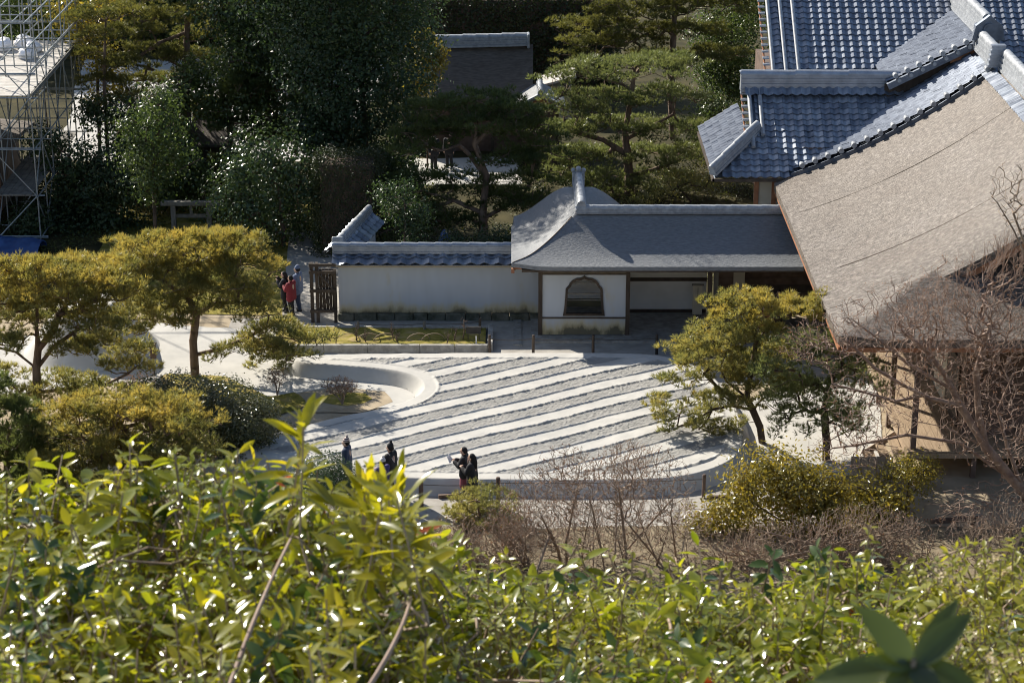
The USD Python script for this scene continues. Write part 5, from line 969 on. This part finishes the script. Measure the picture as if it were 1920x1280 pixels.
pine('dark green pine behind the crooked pine, by the hall veranda', 62.0, [(1548, 880), (1550, 830), (1545, 770), (1555, 720)], [(1500, 735, 46, 18), (1560, 700, 56, 18), (1610, 690, 40, 14), (1590, 735, 50, 20), (1510, 775, 44, 16), (1565, 775, 50, 16), (1600, 800, 30, 12), (1480, 800, 30, 10), (1545, 665, 40, 14), (1460, 690, 44, 16), (1500, 640, 44, 16), (1580, 640, 40, 14), (1470, 740, 36, 12)], 'pine_pale', 102, dens=26, nl=.19, grow_=1.25, fat=1.6, wood='dark_bark', clump=.26)
pine('small golden pine bush in front of the long haired visitor', 57.2, [(905, 1010), (900, 970), (895, 940)], [(905, 928, 46, 14), (870, 945, 34, 12), (935, 945, 34, 12), (900, 960, 54, 16), (850, 965, 28, 12), (945, 975, 34, 12), (890, 990, 50, 14)], 'pine_gold', 103, dens=85, nl=.13, clump=.22, nw=.009)
golden = [(1440, 880, 46), (1500, 895, 50), (1400, 905, 40), (1560, 920, 46), (1470, 935, 52), (1390, 950, 44), (1620, 930, 40), (1540, 960, 48), (1350, 965, 34), (1310, 980, 30), (1400, 1000, 40), (1480, 1005, 44), (1570, 1000, 40), (1640, 970, 36), (1680, 940, 30)]
broad('golden leaved glossy shrub at the right, in front of the crooked pine', 57.0, (1480, 1000), golden, 'golden_leaf', 104, dens=120, L=.105, w=.045, name='golden_shrub', cat='shrub', group=None, r_tip=.008, jit=.8, inner=.3)
broad('small golden leaved shrub below the hall veranda', 57.8, (1700, 930), [(1700, 878, 30), (1740, 880, 26), (1665, 890, 22), (1720, 900, 30)], 'golden_leaf', 105, dens=170, L=.075, w=.038, name='golden_shrub', cat='shrub', group=None, r_tip=.008, jit=.4)
rs = np.random.default_rng(1111); st_ = []
for q_ in range(22):
    x = rs.uniform(950, 1300); y = rs.uniform(1085, 1112); dx, h_ = rs.normal(0, 45), rs.uniform(70, 190); st_.append([(x, y, 54.5 + rs.normal(0, .7)), (x + dx * .3, y - h_ * .4, 54.5 + rs.normal(0, .7)), (x + dx + rs.normal(0, 15), y - h_, 54.5 + rs.normal(0, .9))])
twiggy('dense brown leafless shrub in the lower centre before the sand', 54.5, st_,
       [(1110, 950, 150, 105, 1.6), (1190, 920, 120, 100, 1.4), (1000, 960, 90, 90, 1.2), (1080, 1020, 260, 70, 1.8), (1180, 870, 60, 50, .8), (1280, 990, 60, 70, 1.), (1060, 880, 60, 50, .9)], 12000, 111, bud='bud_red', budn=4200, r_tip=.0046, step=.24, mat='twig', power=3., wig=.2, rise=.45, up=.3)
twiggy('tangled brown leafless shrub below the golden shrub at the right', 54.5, [[(rs.uniform(1400, 1720), 1125), (rs.uniform(1400, 1720), 1060), (rs.uniform(1400, 1720), 990)] for q_ in range(9)] + [[(1560, 1130), (1550, 1060), (1530, 1000)], [(1620, 1130), (1650, 1060), (1680, 1000)], [(1460, 1120), (1440, 1060), (1400, 1020)], [(1700, 1120), (1740, 1040), (1760, 990)]],
       [(1500, 1030, 150, 60, 1.4), (1620, 1000, 110, 60, 1.2), (1380, 1040, 90, 50, 1.), (1700, 1020, 60, 60, 1.)], 6500, 112, bud='bud_red', budn=1500, r_tip=.0048, step=.22, power=2.4, wig=.14)
twiggy('large leafless tree with mossy leaning trunk at the right edge', 56.0, [[(2010, 1060), (1920, 925), (1850, 840), (1800, 760), (1770, 700), (1735, 655), (1690, 620)], [(1850, 840), (1835, 780), (1830, 700), (1850, 630)], [(1800, 760), (1740, 745), (1690, 720), (1640, 690), (1590, 640)], [(1920, 925), (1890, 840), (1870, 770), (1900, 700)], [(1785, 730), (1700, 680), (1640, 630), (1600, 600)], [(1900, 900), (1800, 830), (1700, 815), (1600, 835), (1560, 840)], [(1735, 740), (1680, 752), (1620, 735), (1560, 720)], [(1850, 840), (1770, 800), (1720, 790)]],
       [(1700, 600, 150, 80, 1.6), (1820, 560, 130, 90, 1.6), (1880, 660, 80, 100, 1.3), (1760, 690, 130, 80, 1.4), (1560, 640, 90, 60, 1.2), (1850, 790, 110, 90, 1.3), (1640, 760, 110, 70, 1.2), (1600, 840, 90, 40, .9), (1900, 480, 60, 60, 1.), (1930, 870, 60, 90, 1.), (1850, 960, 110, 60, 1.), (1780, 620, 160, 90, 1.6), (1500, 640, 50, 40, .8)], 8200, 113, mat='grey_twig', r_tip=.0048, step=.25, name='bare_tree', cat='tree', group=None, bud='bud_red', budn=5200, up=.25, split=.045, power=2.3, wig=.16, rise=.4)
twiggy('small leafless tree in front of the hall roof at the right edge', 54.0, [[(1990, 620), (1930, 480), (1900, 400)], [(1960, 560), (1900, 430), (1870, 380)]], [(1890, 350, 40, 50, .8), (1910, 390, 50, 40, .8)], 160, 114, mat='twig', r_tip=.006, step=.22, name='bare_tree', cat='tree', group=None)

twiggy('leafless brown shrub on the pale ground in the right corner', 54.0, [[(1840, 1100), (1830, 1040), (1815, 990)], [(1880, 1100), (1890, 1030), (1900, 970)]], [(1840, 1010, 80, 60, 1.), (1900, 980, 60, 70, 1.)], 1300, 115, r_tip=.005, step=.22, power=2.4, wig=.14)

rg = np.random.default_rng(600); n = 40000; u = rg.random((n, 2)) * [34, 17] + [-22, 75.8]; kp = (meshkit.fbm(np.column_stack([u * .5, 0 * u[:, 0]]), 4) > .46) & ((u[:, 0] < -9.4) | (u[:, 0] > -4.6) & (u[:, 1] > 79.5)); u = u[kp]
obj('ground_cover', leaf_quads(np.column_stack([u, .03 + .16 * rg.random(len(u))]), unit(rg.normal(size=(len(u), 3)) * .5 + [0, 0, 1]), .13, .07, rg), 'cover_leaf', kind='stuff')
n = 9000; u = rg.random((n, 2)) * [46, 12] + [-23, 46.5]; obj('fallen_leaves', leaf_quads(np.column_stack([u, hill_z(u[:, 0], u[:, 1]) + .03]), unit(rg.normal(size=(n, 3)) * .35 + [0, 0, 1]), .09, .05, rg), 'bud_red', kind='stuff')

twiggy('low brown leafless shrub between the golden pine bush and the foreground leaves', 54.5, [[(900, 1120), (890, 1060), (870, 1010)], [(940, 1120), (950, 1050), (960, 1000)], [(860, 1110), (840, 1060), (830, 1020)]], [(900, 1040, 100, 50, 1.2), (850, 1010, 60, 50, 1.), (960, 1000, 60, 60, 1.)], 3200, 116, bud='bud_red', budn=700, r_tip=.005, step=.22, power=2.4, wig=.14)
# ------------------------------------------------------------------ foreground evergreen shrubs below the viewer
def fg_shrub(label, regions, L, Wd, mat, seed, per=15, droop=0., spacing=26., n_part=160, red=0., shoot=.2, group='evergreen shrubs in the foreground', blossom=0, name='evergreen_shrub', layers=2, lean=.3, curl=.18):
    """regions: (px0, px1, [(px, ytop)...], ybot, Dtop, Dbot): shoot tips spread over the canopy seen there"""
    rg = np.random.default_rng(seed); tips = []
    for (x0, x1, tops, yb, Dt, Db) in regions:
        for ly in range(layers):
            n = int((x1 - x0) * (yb - np.mean([t_[1] for t_ in tops])) / spacing ** 2)
            px = rg.uniform(x0, x1, n); yt = np.interp(px, [t_[0] for t_ in tops], [t_[1] for t_ in tops]) + rg.normal(0, 7, n); u = rg.random(n) ** 1.15
            py = yt + (yb - yt) * u
            for a, b_, uu in zip(px, py, u):
                D = Dt + (Db - Dt) * uu + rg.normal(0, .16); p = P(a, b_, D); p[2] -= ly * .16 + abs(rg.normal(0, .03)); p[1] += ly * .05; tips.append(p)
    tips = np.array(tips); fb_ = meshkit.fbm(tips * 2.4 + seed, 3); tips[:, 2] += .26 * (fb_ - .47) * 2; tips = tips[meshkit.fbm(tips * 3.4 + seed * 1.7, 3) > .43]; base = tips.mean(0); base[2] = float(hill_z(base[0:1], base[1:2])[0]); t = thing(name, label, 'shrub', base, group)
    ns = len(tips); ax = unit(rg.normal(size=(ns, 3)) * lean + [0, 0, 1.]); u1 = unit(np.cross(ax, rg.normal(size=(ns, 3)))); u2 = np.cross(ax, u1)
    i = np.arange(per); az = i * 2.39996 + 0.0; ph = rg.random(ns) * 6.28
    B, d, N, LL = [], [], [], []
    el0, el1 = (1.15, -.15) if droop == 0 else (.75 - droop * .9, -.1 - droop * .8)
    for k in i:
        fr = k / (per - 1); el = el0 + (el1 - el0) * fr ** .7 + rg.normal(0, .32, ns); a_ = az[k] + ph + rg.normal(0, .25, ns)
        rad = u1 * np.cos(a_)[:, None] + u2 * np.sin(a_)[:, None]; dd = unit(rad * np.cos(el)[:, None] + ax * np.sin(el)[:, None])
        b_ = tips - ax * (shoot * fr)[..., None] * np.ones((ns, 1)) + dd * .006; nn = unit(ax - dd * np.sum(ax * dd, 1)[:, None] + .25 * rg.normal(size=(ns, 3))); nn = unit(nn - dd * np.sum(nn * dd, 1)[:, None])
        B.append(b_); d.append(dd); N.append(nn); LL.append(L * rg.uniform(.42, 1.12, ns) * (.7 + .5 * min(1, fr * 3) - .15 * fr))
    B, d, N, LL = np.vstack(B), np.vstack(d), np.vstack(N), np.concatenate(LL)
    V, f = leaf_strips(B, d, N, LL, LL * Wd / L * rg.uniform(.85, 1.15, len(LL)), rg.uniform(.3, 1.6, len(LL)) * curl, .28)
    pr = proj(V.mean(1)); vis = (pr[:, 0] > 0) & (pr[:, 0] < 1920) & (pr[:, 1] < 1280); ar = LL * LL / ((V.mean(1) - C0) @ _f) ** 2
    # leaves nothing nearer hides show largest: rank by size in view with a rough nearest-in-cell test
    cell = (pr[:, 0] // 9).astype(int) * 1000 + (pr[:, 1] // 9).astype(int); dep = (V.mean(1) - C0) @ _f; o = np.lexsort((dep, cell)); first = np.zeros(len(o), bool); first[o[np.concatenate([[True], np.diff(cell[o]) != 0])]] = True
    sc_ = np.where(vis, ar, 0) * np.where(first, 1, .25); pick = np.argsort(-sc_)[:n_part]; isred = rg.random(len(LL)) < red
    for j in pick: obj('leaf', (V[j], f), 'leaf_red' if isred[j] else mat, t, smooth=True)
    rest = np.ones(len(LL), bool); rest[pick] = False
    obj('foliage', flat(V[rest & ~isred], f), mat, t, kind='stuff', smooth=True)
    if (rest & isred).any(): obj('red_leaves', flat(V[rest & isred], f), 'leaf_red', t, kind='stuff', smooth=True)
    # stems
    st = [tubes(tips - ax * .0, tips - ax * shoot * 1.4, np.full(ns, .0022), np.full(ns, .0035), 4)]
    root = np.array([base[0], base[1], base[2]]); sel = rg.choice(ns, min(ns, 90), replace=False); hub = tips[sel] - ax[sel] * shoot * 1.4; k3 = max(3, int(np.ptp(tips[:, 0]) / .35)); hx = np.linspace(tips[:, 0].min(), tips[:, 0].max(), k3)
    paths = [np.array([[x, base[1] + .1, base[2] - .05], [x + rg.normal(0, .08), base[1] + rg.normal(0, .1), base[2] + .5 * (hub[:, 2].mean() - base[2])], [x + rg.normal(0, .1), base[1] + rg.normal(0, .15), hub[:, 2].mean() - .15]]) for x in hx]
    for n_, p_ in enumerate(paths): limbs(t, grow([p_], hub[np.abs(hub[:, 0] - hx[n_]) < .4][:40], rg, r_tip=.004, step=.1, wig=.2, up=.2), 'twig', None, .012, ('stem', 'twigs'))
    obj('shoots', (st[0][0], st[0][1]), 'twig', t, kind='stuff')
    if blossom:
        s_ = rg.choice(ns, min(ns, blossom), replace=False); blossom = len(s_); C = tips[s_]; k = 26; ln = rg.uniform(0, .09, (blossom, k, 1)); o = unit(np.concatenate([rg.normal(size=(blossom, 1, 2)), -.6 * np.ones((blossom, 1, 1))], 2)); pos = (C[:, None] + [0, 0, .02] + o * ln + rg.normal(0, .008, (blossom, k, 3))).reshape(-1, 3)
        obj('blossoms', leaf_quads(pos, unit(rg.normal(size=pos.shape) + [0, 0, .5]), .016, .012, rg), 'blossom', t, kind='stuff')
    return t
fg_shrub('broad leaved yellow green shrub filling the lower left corner', [(-60, 260, [(-60, 915), (60, 885), (100, 868), (200, 870), (260, 890)], 1300, 6.4, 4.6)], .09, .036, 'leaf_gold', 401, per=13, droop=.6, spacing=33, n_part=190, shoot=.2)
fg_shrub('shrub with white backed leaf tips standing above the golden pine at the left', [(70, 380, [(70, 855), (150, 855), (240, 840), (330, 850), (380, 870)], 940, 6.6, 6.0)], .105, .042, 'leaf_green', 402, per=10, droop=.3, spacing=40, n_part=90, shoot=.16)
fg_shrub('tall lance leaved shrub with upright shoots and a few red leaves, left of centre', [(330, 800, [(330, 890), (420, 835), (500, 850), (560, 835), (620, 930), (700, 955), (760, 965), (800, 1000)], 1300, 6.2, 4.5)], .094, .029, 'leaf_gold', 403, per=13, droop=.12, spacing=31, n_part=280, red=.006, shoot=.24, lean=.22)
fg_shrub('small leaved shrub with cream flower sprays behind the lance leaved shoots', [(190, 480, [(190, 900), (330, 880), (480, 865)], 1080, 7.0, 6.2)], .06, .022, 'leaf_pale', 404, per=16, droop=.7, spacing=24, n_part=80, blossom=70)
fg_shrub('glossy green shrub with small white sun glints at the bottom centre', [(770, 1120, [(770, 1040), (850, 1010), (900, 1070), (1000, 1048), (1060, 1050), (1120, 1075)], 1300, 7.4, 5.0)], .095, .036, 'leaf_green', 405, per=14, droop=.35, spacing=31, n_part=240, red=.006)
fg_shrub('bushy green shrub at the lower centre right with a bare grey branch', [(1100, 1420, [(1100, 1075), (1200, 1050), (1270, 1040), (1310, 1015), (1350, 1060), (1420, 1090)], 1300, 7.4, 5.0)], .092, .035, 'leaf_green', 406, per=14, droop=.25, spacing=31, n_part=220, red=.006)
fg_shrub('dense yellow green shrub at the lower right beneath the dark leaf sprig', [(1400, 1740, [(1400, 1090), (1470, 1065), (1560, 1045), (1650, 1045), (1740, 1075)], 1300, 7.4, 4.8)], .09, .034, 'leaf_green', 407, per=14, droop=.3, spacing=31, n_part=220, red=.006)
fg_shrub('pale drooping shrub with cream sprays in the lower right corner', [(1710, 1980, [(1710, 1085), (1780, 1025), (1840, 1010), (1900, 1030), (1980, 1010)], 1300, 7.0, 4.8)], .085, .026, 'leaf_pale', 408, per=16, droop=.75, spacing=27, n_part=180, blossom=60)
fg_shrub('small leaved bright shrub filling between the larger leaves at the left', [(-50, 800, [(-50, 930), (60, 900), (250, 890), (420, 850), (560, 870), (620, 945), (800, 1000)], 1300, 6.4, 4.6)], .05, .021, 'leaf_green', 412, per=11, droop=.35, spacing=19, n_part=60, shoot=.13, layers=1)
fg_shrub('small leaved bright shrub filling between the larger leaves at the right', [(760, 1960, [(760, 1050), (850, 1020), (1000, 1050), (1300, 1030), (1450, 1070), (1650, 1050), (1800, 1035), (1960, 1020)], 1300, 7.4, 5.0)], .045, .02, 'leaf_pale', 413, per=11, droop=.35, spacing=20, n_part=60, shoot=.13, layers=1)
fg_shrub('dark glossy leaved shoots scattered through the left foreground shrubs', [(-40, 760, [(-40, 960), (200, 920), (420, 880), (560, 900), (620, 960), (760, 990)], 1300, 6.1, 4.5)], .085, .036, 'leaf_dark', 410, per=12, droop=.2, spacing=75, n_part=90, shoot=.2, layers=1)
fg_shrub('dark glossy leaved shoots scattered through the right foreground shrubs', [(780, 1900, [(780, 1060), (1300, 1050), (1900, 1050)], 1300, 7.2, 4.9)], .075, .033, 'leaf_dark', 411, per=12, droop=.2, spacing=70, n_part=90, shoot=.18, layers=1)
# upright shoots standing proud of the canopy
fg_shrub('single upright whorl of lance leaves standing out against the sand', [(555, 600, [(555, 775), (600, 770)], 800, 5.7, 5.6), (660, 780, [(660, 925), (720, 915), (780, 925)], 985, 5.5, 5.2)], .13, .036, 'leaf_gold', 409, per=15, spacing=24, n_part=120, red=.006, shoot=.26, layers=1, lean=.12, group=None)
# the large blurred sprig close to the camera
sp_ = P(1712, 1248, 2.45); t = thing('leaf_sprig', 'large blurred dark green leaf whorl very near at the lower right', 'sprig', (sp_[0], sp_[1], float(hill_z(sp_[0:1], sp_[1:2])[0])))
m_ = mpp(sp_); R_, U_ = np.array([1., 0, 0]), _u
for (dx, dy, dz, wpx) in ((-100, 118, .02, 62), (100, 105, .02, 58), (-190, -22, -.01, 60), (-95, 20, .03, 40), (105, 128, -.05, 40), (30, -40, .05, 50), (120, -35, .03, 60), (-70, -70, .05, 55)):
    tip = R_ * dx * m_ + U_ * dy * m_ - _f * dz; L_ = np.linalg.norm(tip); dd = tip / L_; nn = unit((_u * .5 - _f * .8) - dd * ((_u * .5 - _f * .8) @ dd))
    V, f = leaf_strips(sp_[None], dd[None], nn[None], np.array([L_]), np.array([wpx * m_]), np.array([.12]), .25)
    n_ = 9; tt = np.linspace(0, 1, n_); wv = np.sin(np.pi * tt ** .85) ** .75 * wpx * m_ / 2; s_ = np.cross(dd, nn)
    ctr = sp_ + np.outer(tt * L_, dd) - np.outer(.12 * L_ * tt ** 2, nn); vv = np.stack([ctr + np.outer(wv, s_) + np.outer(wv * .25, nn), ctr, ctr - np.outer(wv, s_) + np.outer(wv * .25, nn)], 1).reshape(-1, 3)
    obj('leaf', (vv, grid_faces(n_, 3)), 'leaf_deep', t, smooth=True)
obj('stem', MB().tube([(sp_[0] - .06, sp_[1] - .02, float(hill_z(sp_[0:1], sp_[1:2])[0]) - .05), sp_ - [.02, 0, .5], sp_ + [0, 0, .01]], [.008, .006, .004], 7), 'twig', t)
# bare branches poking through the foreground leaves
for n, (a, b_, c_, lab) in enumerate((((430, 1290, 4.6), (480, 1140, 4.9), (545, 1010, 5.3), 'slim dark bare stem rising through the lance leaved shrub'), ((1215, 1300, 5.6), (1290, 1170, 6.0), (1235, 1140, 6.3), 'short grey bare branch in the lower centre right shrub'), ((690, 1290, 4.6), (760, 1180, 4.8), (770, 1120, 5.0), 'pale bare stem between the lance leaved and glossy shrubs'))):
    p_ = np.array([P(*a), P(*b_), P(*c_)]); o = obj('bare_branch', MB().tube(np.array([p_[0] * (1 - u) ** 2 + 2 * u * (1 - u) * p_[1] + p_[2] * u * u for u in np.linspace(0, 1, 9)]), np.linspace(.008, .004, 9), 6), 'grey_twig', smooth=60); tag(o.prim, lab, 'branch')
